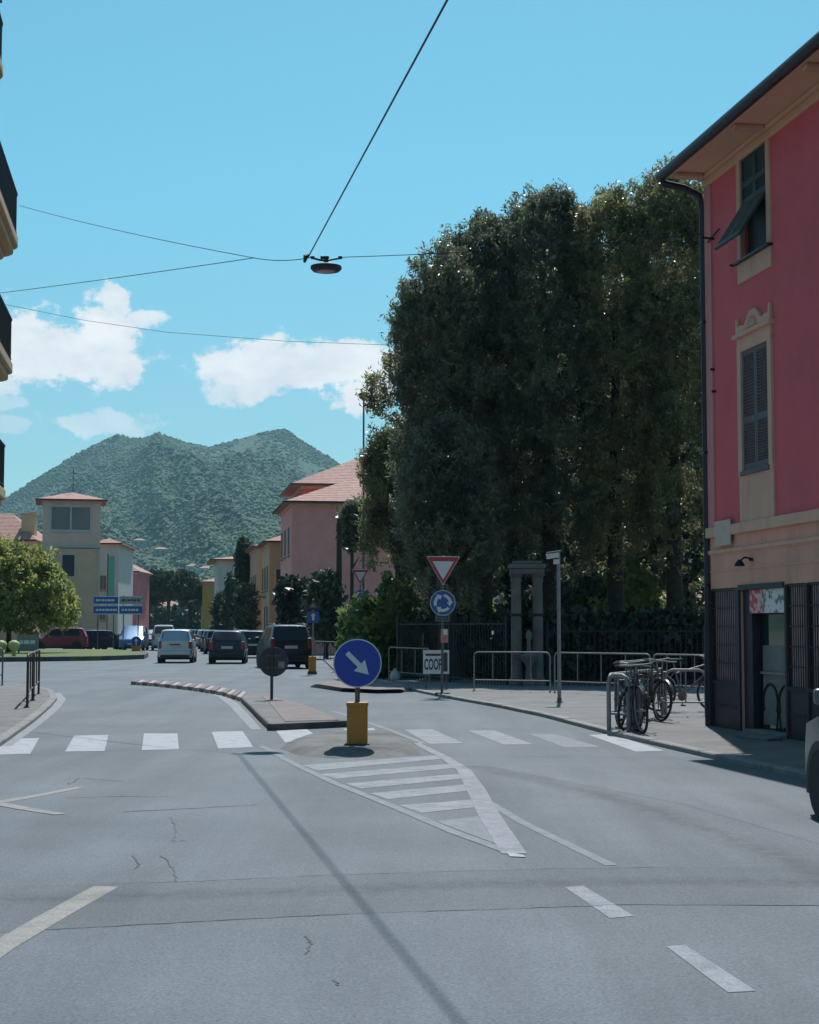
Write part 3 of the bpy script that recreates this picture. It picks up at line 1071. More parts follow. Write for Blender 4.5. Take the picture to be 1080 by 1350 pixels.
def park_tree(px, Y, ytop, ybot, half_px, label, seed, n_l=40, leaf=M_HOLM, n_cl=1500, per=34, size=.115, dep=None, trunk=None, **kw):
    base = P(px, 829, Y); base.z = .064
    k = F / Y
    zt, zb = (829 - ytop) / k + H, (829 - ybot) / k + H
    w = half_px / k
    d_ = dep or w
    t = empty('evergreen_tree', base, 0, label, 'tree', PT)
    g = random.Random(seed)
    b = MB()
    th = trunk or zb + 1.2
    b.tube([(0, 0, -.1), (0, 0, .25), (g.uniform(-.1, .1), 0, th * .5), (0, 0, th), (g.uniform(-.2, .2), 0, zt * .8)], [.45, .33, .28, .24, .08], 10)
    for j in range(7):
        f = g.uniform(.1, .7); a = g.uniform(0, 2 * math.pi); z = zb + (zt - zb) * f
        b.tube([(0, 0, z), (math.cos(a) * w * .35, math.sin(a) * d_ * .35, z + .6), (math.cos(a) * w * .7, math.sin(a) * d_ * .7, z + 1.3)], [.12, .08, .03], 6)
    b.build('trunk', M_BARK, t, smooth=60)
    leaf_cloud('crown', crown_shell(w, d_, zb, zt, n_l, seed), int(n_cl * 1.35), 41, .085, leaf, seed=seed, parent=t, cl_r=.25, up=.85, inner=.10, aspect=2.0, tri=True, **kw)
    return t


park_tree(580, 50, 318, 735, 46, 'dark evergreen tree with a narrow top, at the left edge of the tall park grove', 31, 26, n_cl=1500)
park_tree(642, 52, 288, 750, 74, 'broad dark evergreen tree behind the give-way sign', 32, 40, n_cl=2500)
park_tree(724, 51, 258, 765, 76, 'tall round-topped evergreen tree above the stone gate columns', 33, 42, n_cl=2600)
park_tree(890, 49, 228, 790, 58, 'tallest evergreen tree, its top against the pink building gutter', 34, 38, leaf=M_HOLM_L, n_cl=2200)
park_tree(812, 50, 262, 762, 60, 'evergreen tree with yellowish sunlit tufts between the two tallest crowns', 35, 40, leaf=M_HOLM_L, n_cl=2300)
park_tree(530, 55, 462, 800, 35, 'lower yellowish evergreen tree overhanging the street lamp post', 36, 24, leaf=M_HOLM_L, n_cl=1200)
park_tree(592, 48, 560, 800, 58, 'dark low-hanging evergreen tree over the blue round sign', 39, 22, n_cl=1000, trunk=3.0)


for px, Y, yt, yb, hw, sd_, lab in ((590, 66, 372, 800, 62, 141, 'dense dark evergreen far back in the park, behind the narrow-topped tree'), (668, 68, 330, 790, 68, 142, 'dense dark evergreen far back in the park, behind the stone gate'),
                                    (750, 67, 318, 790, 66, 143, 'dense dark evergreen far back in the park, behind the camera pole'), (838, 69, 305, 752, 70, 144, 'dense dark evergreen far back in the park, behind the yellowish tufted tree'),
                                    (910, 66, 300, 800, 50, 145, 'dense dark evergreen far back in the park, beside the pink building')):
    bs = at_base_(px, Y); k = F / Y
    tree('evergreen_tree', bs, (829 - yb) / k + H + 1, .3, crown_shell(hw / k, hw / k, (829 - yb) / k + H, (829 - yt) / k + H, 34, sd_, lean=1.0), lab, 'tree', M_HOLM, 1500, 22, .17, PT, sd_, cl_r=.5, up=.6)


def shrub(name, base, lumps, label, leaf, n_cl, per, size, seed, group=None, cat='shrub', stem=.05, **kw):
    t = empty(name, base, 0, label, cat, group)
    b = MB()
    g = random.Random(seed)
    top = max(l[2] for l in lumps)
    for k in range(4):
        l = g.choice(lumps)
        s_ = 1 if abs(l[0]) + abs(l[1]) < 12 else 0
        b.tube([(g.uniform(-.15, .15), g.uniform(-.15, .15), -.06), (l[0] * .4 * s_, l[1] * .4 * s_, l[2] * .5), (l[0] * s_, l[1] * s_, l[2])], [stem, stem * .8, stem * .4], 6)
    b.build('stem', M_BARK, t, smooth=60)
    leaf_cloud('foliage', lumps, n_cl, per, size, leaf, seed=seed, parent=t, **kw)
    return t


def at_base(px, Y, z=.064):
    p = P(px, 829, Y); p.z = z
    return p


shrub('garden_shrub', at_base(512, 50), lumpy(.95, .8, .1, 2.6, 9, 51, .3, .45, .2), 'bright green sunlit shrub behind the blue keep-right disc', M_SHRUB, 650, 20, .15, 51, cl_r=.3)
shrub('garden_shrub', at_base(470, 60), lumpy(.8, .8, .1, 2.1, 8, 52, .3, .45, .2), 'paler green low shrub beside the far give-way sign', M_SHRUB, 500, 18, .15, 52, cl_r=.3)
shrub('garden_shrub', at_base(540, 60), lumpy(.8, .8, .1, 2.5, 8, 53, .3, .45, .2), 'green shrub at the foot of the park trees', M_SHRUB, 450, 18, .15, 53, cl_r=.3)
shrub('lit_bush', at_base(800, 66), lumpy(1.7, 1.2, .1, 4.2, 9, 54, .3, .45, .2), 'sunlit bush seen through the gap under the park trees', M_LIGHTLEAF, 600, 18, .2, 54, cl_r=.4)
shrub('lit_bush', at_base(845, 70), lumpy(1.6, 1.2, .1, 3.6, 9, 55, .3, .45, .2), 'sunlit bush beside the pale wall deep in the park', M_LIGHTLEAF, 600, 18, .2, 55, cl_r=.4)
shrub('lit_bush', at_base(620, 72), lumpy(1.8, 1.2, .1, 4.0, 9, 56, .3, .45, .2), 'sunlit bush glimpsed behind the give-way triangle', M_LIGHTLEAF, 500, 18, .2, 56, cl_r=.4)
shrub('filler_bush', at_base(700, 62), lumpy(1.4, 1.0, .1, 4.6, 10, 58, .3, .45, .2), 'dark bush added to darken the view between the stone gate columns', M_HEDGE, 500, 16, .2, 58, cl_r=.4)  # added filler: keeps the bright gap behind the gate dark
# dark clipped hedge along the park
hp = [(P(x, 829, Y).x, Y) for x, Y in ((528, 52), (650, 49), (790, 46), (960, 44.5))]
hl = []
for i in range(len(hp) - 1):
    for k in range(5):
        t = k / 5
        hl.append((hp[i][0] * (1 - t) + hp[i + 1][0] * t, hp[i][1] * (1 - t) + hp[i + 1][1] * t, .9, .62, .5, .95))
hx0, hy0 = hp[1]
hl = [(l[0] - hx0, l[1] - hy0, *l[2:]) for l in hl]
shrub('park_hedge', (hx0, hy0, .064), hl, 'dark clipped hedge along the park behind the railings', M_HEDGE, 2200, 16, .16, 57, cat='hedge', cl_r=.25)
hb = MB()
for i in range(len(hp) - 1):
    a, c = Vector((hp[i][0] - hx0, hp[i][1] - hy0, 0)), Vector((hp[i + 1][0] - hx0, hp[i + 1][1] - hy0, 0))
    t = (c - a).normalized(); n_ = Vector((-t.y, t.x, 0)) * .3
    hb.prism([(a + n_)[:2], (a - n_)[:2], (c - n_)[:2], (c + n_)[:2]], 0.0, 1.55)
hb.build('inner_mass', M_HEDGE, [o for o in COL.objects if o.name == 'park_hedge'][0])

# left roundabout tree and other greenery
tb = at_base(12, 92, .2)
tree('broadleaf_tree', tb, 1.8, .16, [(x, y, z, r, r, r * .85) for (x, y, z, r) in
     ((-2.2, 0, 3.4, 1.9), (-.6, -.6, 4.6, 1.7), (1.0, .2, 4.9, 1.5), (2.0, -.5, 3.6, 1.5), (.3, -1.0, 3.0, 1.6), (-1.0, .8, 5.4, 1.2), (2.6, .4, 2.6, 1.2), (-3.5, .2, 4.2, 1.6), (1.2, -1, 2.2, 1.3), (-1.8, -.8, 2.2, 1.5))],
     'bushy pale green tree on the roundabout grass strip', 'tree', M_LIGHTLEAF, 1200, 22, .15, seed=61, cl_r=.4, up=.1, inner=.1)
for i, (px, Y, yt, hw, lab) in enumerate(((222, 250, 752, 34, 'wide flat-topped umbrella pine at the end of the street'),
                                          (250, 265, 766, 26, 'smaller umbrella pine beside the ochre house'), (196, 275, 770, 24, 'umbrella pine beside the pink house across the street'))):
    bs = at_base(px, Y, 0); k = F / Y
    zt = (829 - yt) / k + H; w = hw / k
    g = random.Random(70 + i)
    lumps = [(g.uniform(-.8, .8) * w, g.uniform(-.6, .6) * w, zt - 1.1 - g.random() * 1.6, w * .42, w * .4, .8) for _ in range(13)]
    tree('umbrella_pine', bs, zt * .6, .35, lumps, lab, 'pine tree', M_PINE, 560, 18, .42, 'umbrella pines down the street', 70 + i, cl_r=.8, up=.5)
for i, (px, Y, yt, yb, hw, mat_, lab) in enumerate(((320, 150, 718, 770, 4, M_PINE, 'dark conifer rising above the roofs of the yellow houses'),
                                                    (306, 165, 770, 818, 7, M_PINE, 'dark street tree in front of the white house'),
                                                    (324, 136, 785, 828, 7, M_PINE, 'dark street tree in front of the yellow house'),
                                                    (292, 175, 790, 830, 10, M_PINE, 'low dark street tree beyond the parked cars'),
                                                    (385, 88, 778, 815, 24, M_HEDGE, 'dark clipped round tree before the pink house'),
                                                    (430, 84, 770, 835, 12, M_PINE, 'dark bush beside the utility pole'),
                                                    (464, 88, 676, 712, 5, M_HOLM, 'sparse leafy branch tree beside the utility pole'))):
    bs = at_base(px, Y, .0); k = F / Y
    zt, zb = (829 - yt) / k + H, max(.4, (829 - yb) / k + H)
    tree('street_tree', bs, max(zb, .8), .12, lumpy(hw / k, hw / k, zb, zt, 9, 80 + i, .3, .5), lab, 'tree', mat_, 330, 18, .24, 'trees along the far street', 80 + i, cl_r=.5, up=.3)
for i, (px, Y, r) in enumerate(((175, 300, 3.5), (200, 330, 4), (240, 340, 4), (268, 300, 3.5), (150, 290, 4), (225, 420, 5), (255, 450, 5), (190, 460, 5), (280, 380, 4), (120, 330, 5))):
    shrub('distant_tree', at_base(px, Y, 0), lumpy(r, r, .5, r * 1.45, 8, 90 + i, .35, .5), 'dark green distant tree at the foot of the mountain', M_PINE, 260, 14, .8, 90 + i, 'distant trees at the end of the street', 'tree', .15, cl_r=1.0)
# ------------------------------------------------------------------ buildings
def stucco(name, col, **kw):
    return pm(name, col, .88, var=.10, scale=.9, bump=.15, bscale=40, **kw)


M_CREAM = stucco('cream_trim', (.70, .41, .30), dirt=((.36, .24, .19), 2.2, .5, .75, .7, (1.3, 1.3, .35)))
M_PINKWALL = stucco('raspberry_stucco', (.71, .128, .152), dirt=((.50, .12, .14), .8, .5, .75, .5))
M_PINKTRIM = stucco('pale_pink_trim', (.62, .26, .25))
M_LOWER = stucco('cream_lower_wall', (.74, .37, .27), dirt=((.36, .22, .18), 1.6, .5, .75, .7, (1.3, 1.3, .3)))
M_SOFFIT = stucco('soffit_cream', (.74, .44, .28))
M_GUTTER = pm('dark_gutter', (.025, .024, .038), .45, .3, var=.2)
M_SHUT_GREEN = pm('shutter_green', (.018, .045, .045), .6, var=.2, scale=4)
M_SHUT_GREY = pm('shutter_grey', (.13, .11, .13), .7, var=.25, scale=5)
M_SHOPDARK = pm('shop_dark_panel', (.026, .024, .034), .6, var=.3, scale=2.5, bump=.1)
M_GRILLE_BACK = pm('shop_blind', (.66, .44, .43), .8, var=.3, scale=1.5)
M_SHOPGLASS = pm('shop_glass', (.012, .035, .045), .05, var=.3, scale=1.0, spec=.9)
M_DOORPANEL = pm('door_panel_grey', (.15, .16, .165), .6, var=.3, scale=3)
M_ROOF = tile_mat('clay_tiles', (.40, .20, .145))

shop = empty('corner_shop_building', CORNER, math.atan2(FD.y, FD.x), 'raspberry pink corner building with cream trim and dark shop front', 'building')
# local frame: x = along the facade towards the camera, y = into the building (left-hand side of x is inward?), z up


def FP(px, py):
    """pixel -> (s, z) on the facade plane, z above the pavement"""
    d = ray(px, py); o = Vector((0, 0, H))
    t = (CORNER - o).dot(FN) / d.dot(FN)
    p = o + d * t
    return (p - CORNER).dot(FD), p.z - .060


OUT = -1.0   # local y of the outward side: facade normal in local coordinates
loc_n = Matrix.Rotation(-math.atan2(FD.y, FD.x), 3, 'Z') @ FN
OUT = 1.0 if loc_n.y > 0 else -1.0


def fb(name, s0, s1, z0, z1, o0, o1, mat, parent=shop, bevel=0.):
    """box on the facade: s range, z range, outward offset range"""
    b = MB(); b.bounds(s0, s1, OUT * o0, OUT * o1, z0, z1)
    return b.build(name, mat, parent, bevel=bevel)


LEN, DEP = 17.0, 9.0
Z_TOP = FP(938, 229)[1]
zb1 = FP(945, 700)[1]     # top of the cream band
zb0 = FP(945, 776)[1]     # top of the shop front
win_u = [FP(978, 198), FP(1013, 186), FP(978, 343)]
u0, u1 = FP(978, 300)[0], FP(1013, 300)[0]
uz1 = Z_TOP - .12; uz0 = FP(995, 334)[1]
l0, l1 = FP(980, 540)[0], FP(1016, 540)[0]
lz1, lz0 = FP(998, 455)[1], FP(998, 618)[1]
WPITCH = 4.4
cols = [0, WPITCH, 2 * WPITCH]


def wall_with_holes(name, x0, x1, z0, z1, holes, th, mat, parent):
    """wall slab in the facade plane (outer face at offset 0) with rectangular openings"""
    xs = sorted({x0, x1, *[h[0] for h in holes], *[h[1] for h in holes]})
    zs = sorted({z0, z1, *[h[2] for h in holes], *[h[3] for h in holes]})
    b = MB()
    for i in range(len(xs) - 1):
        for j in range(len(zs) - 1):
            cx, cz = (xs[i] + xs[i + 1]) / 2, (zs[j] + zs[j + 1]) / 2
            if any(h[0] < cx < h[1] and h[2] < cz < h[3] for h in holes): continue
            b.bounds(xs[i], xs[i + 1], 0, -OUT * th, zs[j], zs[j + 1])
    return b.build(name, mat, parent)


holes = []
for c in cols:
    holes += [(u0 + c, u1 + c, uz0, uz1), (l0 + c, l1 + c, lz0, lz1)]
wall_with_holes('wall', 0, LEN, zb1, Z_TOP, holes, .3, M_PINKWALL, shop)
b = MB()
b.bounds(0, .3, -OUT * .3, -OUT * DEP, -.1, Z_TOP)
b.bounds(LEN - .3, LEN, -OUT * .3, -OUT * DEP, -.1, Z_TOP)
b.bounds(.3, LEN - .3, -OUT * (DEP - .3), -OUT * DEP, -.1, Z_TOP)
b.build('side_wall', stucco('end_wall_grey', (.30, .27, .26)), shop)
# trims
fb('corner_strip', -.02, .26, zb1 + .06, Z_TOP - .02, .0, .025, M_PINKTRIM)
fb('string_course', -.05, LEN, zb1 - .1, zb1 + .06, -.28, .07, M_CREAM, bevel=.015)
fb('string_course', -.03, LEN, zb1 - .36, zb1 - .30, -.1, .035, M_CREAM, bevel=.01)
# cream ground-floor wall, with shop openings
d0, d1 = FP(976, 870)[0], FP(1036, 870)[0]
g0, g1 = FP(939, 840)[0], FP(971, 840)[0]
r0, r1 = FP(1038, 840)[0], FP(1063, 840)[0]
q0, q1 = FP(1066, 840)[0], FP(1066, 840)[0] + .7
sh = []
for (a, c) in ((g0, g1), (d0, d1), (r0, r1), (q0, q1)):
    sh.append((a, c, -.05 if False else .0, zb0))
for k in range(3):
    sh += [(q1 + 1.2 + k * 3.4, q1 + 3.2 + k * 3.4, .0, zb0)]
wall_with_holes('lower_wall', 0, LEN, -.1, zb1 - .1, sh, .3, M_LOWER, shop)
# horizontal rustication grooves as raised courses
for zz in (zb0 + .26, zb0 + .52):
    fb('wall_course', .0, LEN, zz, zz + .022, -.02, .012, M_CREAM)


def slats(name, x0, x1, z0, z1, off, n, mat, parent, th=.014):
    b = MB()
    hgt = (z1 - z0) / n
    for i in range(n):
        zc = z0 + (i + .5) * hgt
        m_ = Matrix.Rotation(R(38) * OUT, 3, 'X')
        b.box(((x0 + x1) / 2, OUT * off, zc), (x1 - x0, hgt * .95, th), mat=m_)
    return b.build(name, mat, parent)


def leaf_shutter(x0, x1, z0, z1, off, mat, n, parent=shop, name='shutter'):
    b = MB(); fw = .055
    y0, y1 = OUT * (off - .02), OUT * (off + .02)
    b.bounds(x0, x0 + fw, y0, y1, z0, z1); b.bounds(x1 - fw, x1, y0, y1, z0, z1)
    b.bounds(x0 + fw, x1 - fw, y0, y1, z0, z0 + .1); b.bounds(x0 + fw, x1 - fw, y0, y1, z1 - .07, z1)
    zm = z0 + (z1 - z0) * .42
    b.bounds(x0 + fw, x1 - fw, y0, y1, zm - .05, zm + .05)
    o = b.build(name, mat, parent, bevel=.004, segs=1)
    slats('slats', x0 + fw, x1 - fw, z0 + .1, zm - .05, off, int(n * .42), mat, o)
    slats('slats', x0 + fw, x1 - fw, zm + .05, z1 - .07, off, int(n * .58), mat, o)
    return o


for ci, c in enumerate(cols):
    a0, a1 = u0 + c, u1 + c
    am = (a0 + a1) / 2
    # upper window: flat strips either side, closed green shutters, lower flaps pushed out
    fb('window_surround', a0 - .13, a0 + .01, uz0 - .02, uz1 + .10, -.05, .03, M_CREAM)
    fb('window_surround', a1 - .01, a1 + .13, uz0 - .02, uz1 + .10, -.05, .03, M_CREAM)
    fb('window_apron', a0 - .13, a1 + .13, uz0 - .34, uz0 - .04, -.02, .028, M_CREAM)
    fb('window_sill', a0 - .16, a1 + .16, uz0 - .04, uz0, -.12, .09, M_GUTTER, bevel=.008)
    fb('window_back', a0, a1, uz0, uz1, -.16, -.1, M_SHUT_GREEN)
    zs_ = uz0 + (uz1 - uz0) * .52
    leaf_shutter(a0 + .01, am - .005, zs_, uz1 - .01, -.02, M_SHUT_GREEN, 22)
    leaf_shutter(am + .005, a1 - .01, zs_, uz1 - .01, -.02, M_SHUT_GREEN, 22)
    # flaps hinged at the top, swung outwards
    for (s0, s1) in ((a0 + .02, am - .005), (am + .005, a1 - .02)):
        Lf = (zs_ - uz0) * .98
        b = MB(); fw = .05
        b.bounds(s0, s0 + fw, -.02, .02, -Lf, 0); b.bounds(s1 - fw, s1, -.02, .02, -Lf, 0)
        b.bounds(s0 + fw, s1 - fw, -.02, .02, -Lf, -Lf + .08); b.bounds(s0 + fw, s1 - fw, -.02, .02, -.05, 0)
        n_s = 15
        for i in range(n_s):
            zc = -.05 - (i + .5) * (Lf - .13) / n_s
            b.box(((s0 + s1) / 2, 0, zc), (s1 - s0 - 2 * fw, .05, .014), mat=Matrix.Rotation(R(38) * OUT, 3, 'X'))
        fl = b.build('shutter_flap', M_SHUT_GREEN, shop)
        fl.location = (0, OUT * .0, zs_)
        fl.rotation_euler = (R(33) * OUT, 0, 0)
    # lower window: moulded surround with crest
    e0, e1 = l0 + c, l1 + c
    fb('window_surround', e0 - .13, e0 + .01, lz0 - .06, lz1 + .05, -.05, .04, M_CREAM)
    fb('window_surround', e1 - .01, e1 + .13, lz0 - .06, lz1 + .05, -.05, .04, M_CREAM)
    fb('window_head', e0 - .13, e1 + .13, lz1 - .01, lz1 + .2, -.05, .038, M_CREAM)
    fb('window_cornice', e0 - .2, e1 + .2, lz1 + .2, lz1 + .27, -.02, .10, M_CREAM, bevel=.02)
    crest = [(e0 - .14, lz1 + .27)]
    W_ = e1 - e0 + .28
    for k in range(33):
        t = k / 32
        hgt = .07 + .20 * math.exp(-((t - .5) / .17) ** 2) + .05 * abs(math.sin(t * math.pi * 4)) + (.16 if t < .06 or t > .94 else 0)
        crest.append((e0 - .14 + W_ * t, lz1 + .27 + hgt))
    crest.append((e1 + .14, lz1 + .27))
    b = MB(); b.slab(crest, OUT * .0, OUT * .055)
    b.build('window_crest', M_CREAM, shop, bevel=.01)
    b = MB()
    for k in range(9):
        a = math.pi * k / 8
        cx_ = (e0 + e1) / 2
        b.tube([(cx_, OUT * .06, lz1 + .3), (cx_ + math.cos(a) * .2, OUT * .065, lz1 + .3 + math.sin(a) * .15)], .012, 6)
    b.build('shell_ornament', M_CREAM, shop)
    fb('apron_panel', e0 - .13, e1 + .13, zb1 + .062, lz0 - .06, -.02, .026, M_CREAM)
    fb('window_back', e0, e1, lz0, lz1, -.25, -.2, M_GLASS)
    em = (e0 + e1) / 2
    leaf_shutter(e0 + .01, em - .005, lz0 + .01, lz1 - .01, -.01, M_SHUT_GREY, 34)
    leaf_shutter(em + .005, e1 - .01, lz0 + .01, lz1 - .01, -.01, M_SHUT_GREY, 34)
    fb('window_sill', e0 - .03, e1 + .03, lz0 - .06, lz0 + .005, -.12, .06, M_SHUT_GREY, bevel=.008)
# eaves: soffit, brackets, gutter, roof
OV = .68
fb('soffit', -.12, LEN + .3, Z_TOP, Z_TOP + .08, -.4, OV - .04, M_SOFFIT)
fb('cornice_strip', -.04, LEN, Z_TOP - .16, Z_TOP, -.02, .05, M_SOFFIT, bevel=.02)
fb('cornice_strip', -.04, LEN, Z_TOP - .06, Z_TOP - .001, .05, .13, M_SOFFIT, bevel=.02)
for k, sx in enumerate((.12, 2.6, 5.1, 7.6, 10.1, 12.6)):
    fb('eave_bracket', sx, sx + .17, Z_TOP - .07, Z_TOP - .002, .13, OV - .1, M_CREAM, bevel=.015)
b = MB()
b.tube([(-.2, OUT * OV, Z_TOP + .06), (LEN + .3, OUT * OV, Z_TOP + .06)], .085, 12)
b.build('gutter', M_GUTTER, shop, smooth=40)
roof = [(-.2, OUT * (OV + .02), Z_TOP + .12), (LEN + .3, OUT * (OV + .02), Z_TOP + .12), (LEN - 4, -OUT * DEP / 2, Z_TOP + 2.1), (4.5, -OUT * DEP / 2, Z_TOP + 2.1),
        (LEN + .3, -OUT * (DEP + .6), Z_TOP + .12), (-.2, -OUT * (DEP + .6), Z_TOP + .12)]
b = MB(); b.add(roof, [(0, 1, 2, 3), (1, 4, 2), (4, 5, 3, 2), (5, 0, 3), (0, 5, 4, 1)])
b.build('roof', M_ROOF, shop)
# downpipe with swan neck at the corner
b = MB()
b.tube([(-.14, OUT * OV, Z_TOP + .02), (-.13, OUT * (OV - .02), Z_TOP - .08), (-.11, OUT * .32, Z_TOP - .14), (-.09, OUT * .07, Z_TOP - .26), (-.08, OUT * .02, Z_TOP - .5), (-.08, OUT * .02, 1.2), (-.08, OUT * .02, .0)], .058, 12)
b.tube([(-.08, OUT * .02, 0), (-.08, OUT * .02, 1.6)], .075, 12)
b.build('downpipe', M_GUTTER, shop, smooth=40)
for zz in (2.2, 4.3, 6.4):
    fb('pipe_clamp', -.16, .01, zz, zz + .03, -.06, .09, M_GUTTER)
# shop front
def grille(x0, x1, ztop, zmid, parent=shop):
    b = MB(); b.bounds(x0 + .01, x1 - .01, -OUT * .06, -OUT * .04, zmid, ztop - .01)
    b.build('grille_backing', M_GRILLE_BACK, parent)
    b = MB()
    n = max(4, int((x1 - x0) / .075))
    for i in range(n + 1):
        x = x0 + .02 + (x1 - x0 - .04) * i / n
        b.bounds(x - .0075, x + .0075, -OUT * .03, -OUT * .018, zmid, ztop - .02)
    k = 5
    for i in range(k + 1):
        z = zmid + (ztop - .03 - zmid) * i / k
        b.bounds(x0 + .01, x1 - .01, -OUT * .016, -OUT * .006, z - .009, z + .009)
    b.build('grille_bars', M_DARKMETAL, parent)
    fb('grille_frame', x0 - .0, x0 + .035, .1, ztop, -.1, -.01, M_DARKMETAL, parent)
    fb('grille_frame', x1 - .035, x1 + .0, .1, ztop, -.1, -.01, M_DARKMETAL, parent)
    fb('grille_frame', x0 + .035, x1 - .035, ztop - .04, ztop - .002, -.1, -.012, M_DARKMETAL, parent)
    fb('base_panel', x0, x1, -.06, zmid, -.2, -.012, M_SHOPDARK, parent, bevel=.006)
    fb('base_rail', x0, x1, zmid - .05, zmid, -.02, .012, M_DARKMETAL, parent)
    fb('base_rail', x0 + .05, x1 - .05, zmid * .45, zmid * .45 + .03, -.015, .008, M_DARKMETAL, parent)


zmid = FP(955, 898)[1]
grille(g0, g1, zb0, zmid)
grille(r0, r1, zb0, zmid)
grille(q0, q1, zb0, zmid)
for k in range(3):
    grille(q1 + 1.2 + k * 3.4, q1 + 3.2 + k * 3.4, zb0, zmid)
fb('pier_cladding', g1 + .0, d0 - .0, -.05, zb0 - .01, -.02, .014, M_SHOPDARK)
fb('pier_cladding', d1, r0, -.05, zb0 - .01, -.02, .014, M_SHOPDARK)
fb('pier_cladding', r1, q0, -.05, zb0 - .01, -.02, .014, M_SHOPDARK)
fb('pier_cladding', -.03, g0, -.05, zb0 - .01, -.02, .016, M_SHOPDARK)
# door: dark frame, poster overlight, glass with grey lower panel
fb('door_lintel', d0, d1, zb0 - .05, zb0 + .03, -.2, .03, M_SHOPDARK, bevel=.006)
df0 = d0 + (d1 - d0) * .2
fb('door_reveal', d0, df0, -.02, zb0 - .05, -.24, -.06, M_SHOPDARK)
zp1, zp0 = FP(1008, 775)[1], FP(1008, 808)[1]
door = fb('door', df0, d1 - .02, -.02, zp0 - .02, -.24, -.19, M_SHOPGLASS)
b = MB(); b.bounds(df0 - .02, d1 - .03, -OUT * .055, -OUT * .035, zp0, zb0 - .052)
b.build('poster_sign', poster_mat(df0 + .34 * (d1 - df0)), shop)
fb('overlight', df0, d1 - .02, zp0 - .02, zb0 - .05, -.24, -.18, M_SHOPDARK)
for (x, w) in ((df0 + .02, .05), (d1 - .07, .05)):
    fb('door_stile', x, x + w, -.02, zp0 - .02, -.19, -.15, M_DARKMETAL, door)
zr = FP(1010, 888)[1]
fb('door_panel', df0 + .12, d1 - .09, .12, zr + .4, -.19, -.17, M_DOORPANEL, door)
fb('door_bar', df0 + .12, d1 - .09, zr - .015, zr + .015, -.16, -.13, M_STEEL, door)
b = MB()
cxm = (df0 + .12 + d1 - .09) / 2; hw = (d1 - .09 - df0 - .12) / 4
for sgn in (-1, 1):
    pts = []
    for k in range(15):
        a = R(-30) + R(240) * k / 14
        pts.append((cxm + sgn * hw + math.cos(a if sgn > 0 else math.pi - a) * hw * .92, -OUT * .165, zr - .42 + math.sin(a) * .26))
    b.tube(pts, .022, 6)
b.tube([(cxm - .1, -OUT * .165, zr - .9), (cxm, -OUT * .165, zr - .5), (cxm + .12, -OUT * .165, zr - .95)], .018, 6)
b.build('door_arcs', M_BLACK, door)  # dark arcs and strokes across the lower door panel
fb('door_step', df0 - .05, d1 + .02, -.1, .05, -.2, .1, M_KERB, bevel=.01)
# small plate, wall lamp, cable hook, cable clips
pl = [FP(948, 688), FP(969, 718)]
b = MB(); b.bounds(pl[0][0], pl[1][0], OUT * .06, OUT * .075, pl[1][1], pl[0][1])
b.build('wall_plate', pm('plate_pale', (.55, .42, .36), .6, var=.08), shop)
ls, lz = FP(992, 742)
b = MB()
b.tube([(ls, 0, lz + .06), (ls, OUT * .12, lz + .08), (ls, OUT * .2, lz + .02)], .014, 8)
b.lathe([(.0, .07), (.03, .06), (.07, .0), (.08, -.03), (.0, -.03)], 14, (ls, OUT * .2, lz - .02))
b.lathe([(.0, 0), (.05, 0), (.05, .03), (0, .03)], 12, (ls, 0, lz + .03))
b.build('wall_lamp', M_DARKMETAL, shop, smooth=40)
hk = FP(946, 312)
b = MB(); b.tube([(hk[0] - .15, OUT * .0, hk[1]), (hk[0] - .15, OUT * .22, hk[1] + .02)], .018, 8)
b.tube([(hk[0] - .3, OUT * .05, hk[1] - .02), (hk[0] + .2, OUT * .05, hk[1] + .07)], .014, 8)
b.build('cable_hook', M_DARKMETAL, shop)
for (x, y) in ((968, 350), (942, 487), (944, 516)):
    s_, z_ = FP(x, y)
    b = MB(); b.tube([(s_, 0, z_), (s_, OUT * .07, z_)], .02, 8); b.build('wall_clip', M_DARKMETAL, shop)
# flattened cardboard on the pavement by the door
mt_ = CORNER + FD * ((d0 + d1) / 2 + .75) + FN * .38
b = MB()
g = random.Random(3)
poly = [(.62 * math.cos(2 * math.pi * k / 14) * g.uniform(.8, 1.1), .26 * math.sin(2 * math.pi * k / 14) * g.uniform(.8, 1.1)) for k in range(14)]
b.prism(poly, 0, .035)
o = b.build('flattened_cardboard', pm('cardboard_grey', (.16, .15, .15), .9, var=.3, scale=6), None, bevel=.006)
o.location = (mt_.x, mt_.y, .061); o.rotation_euler = (0, 0, math.atan2(FD.y, FD.x))
tag(o, 'flattened grey cardboard lying on the pavement before the shop door', 'cardboard')


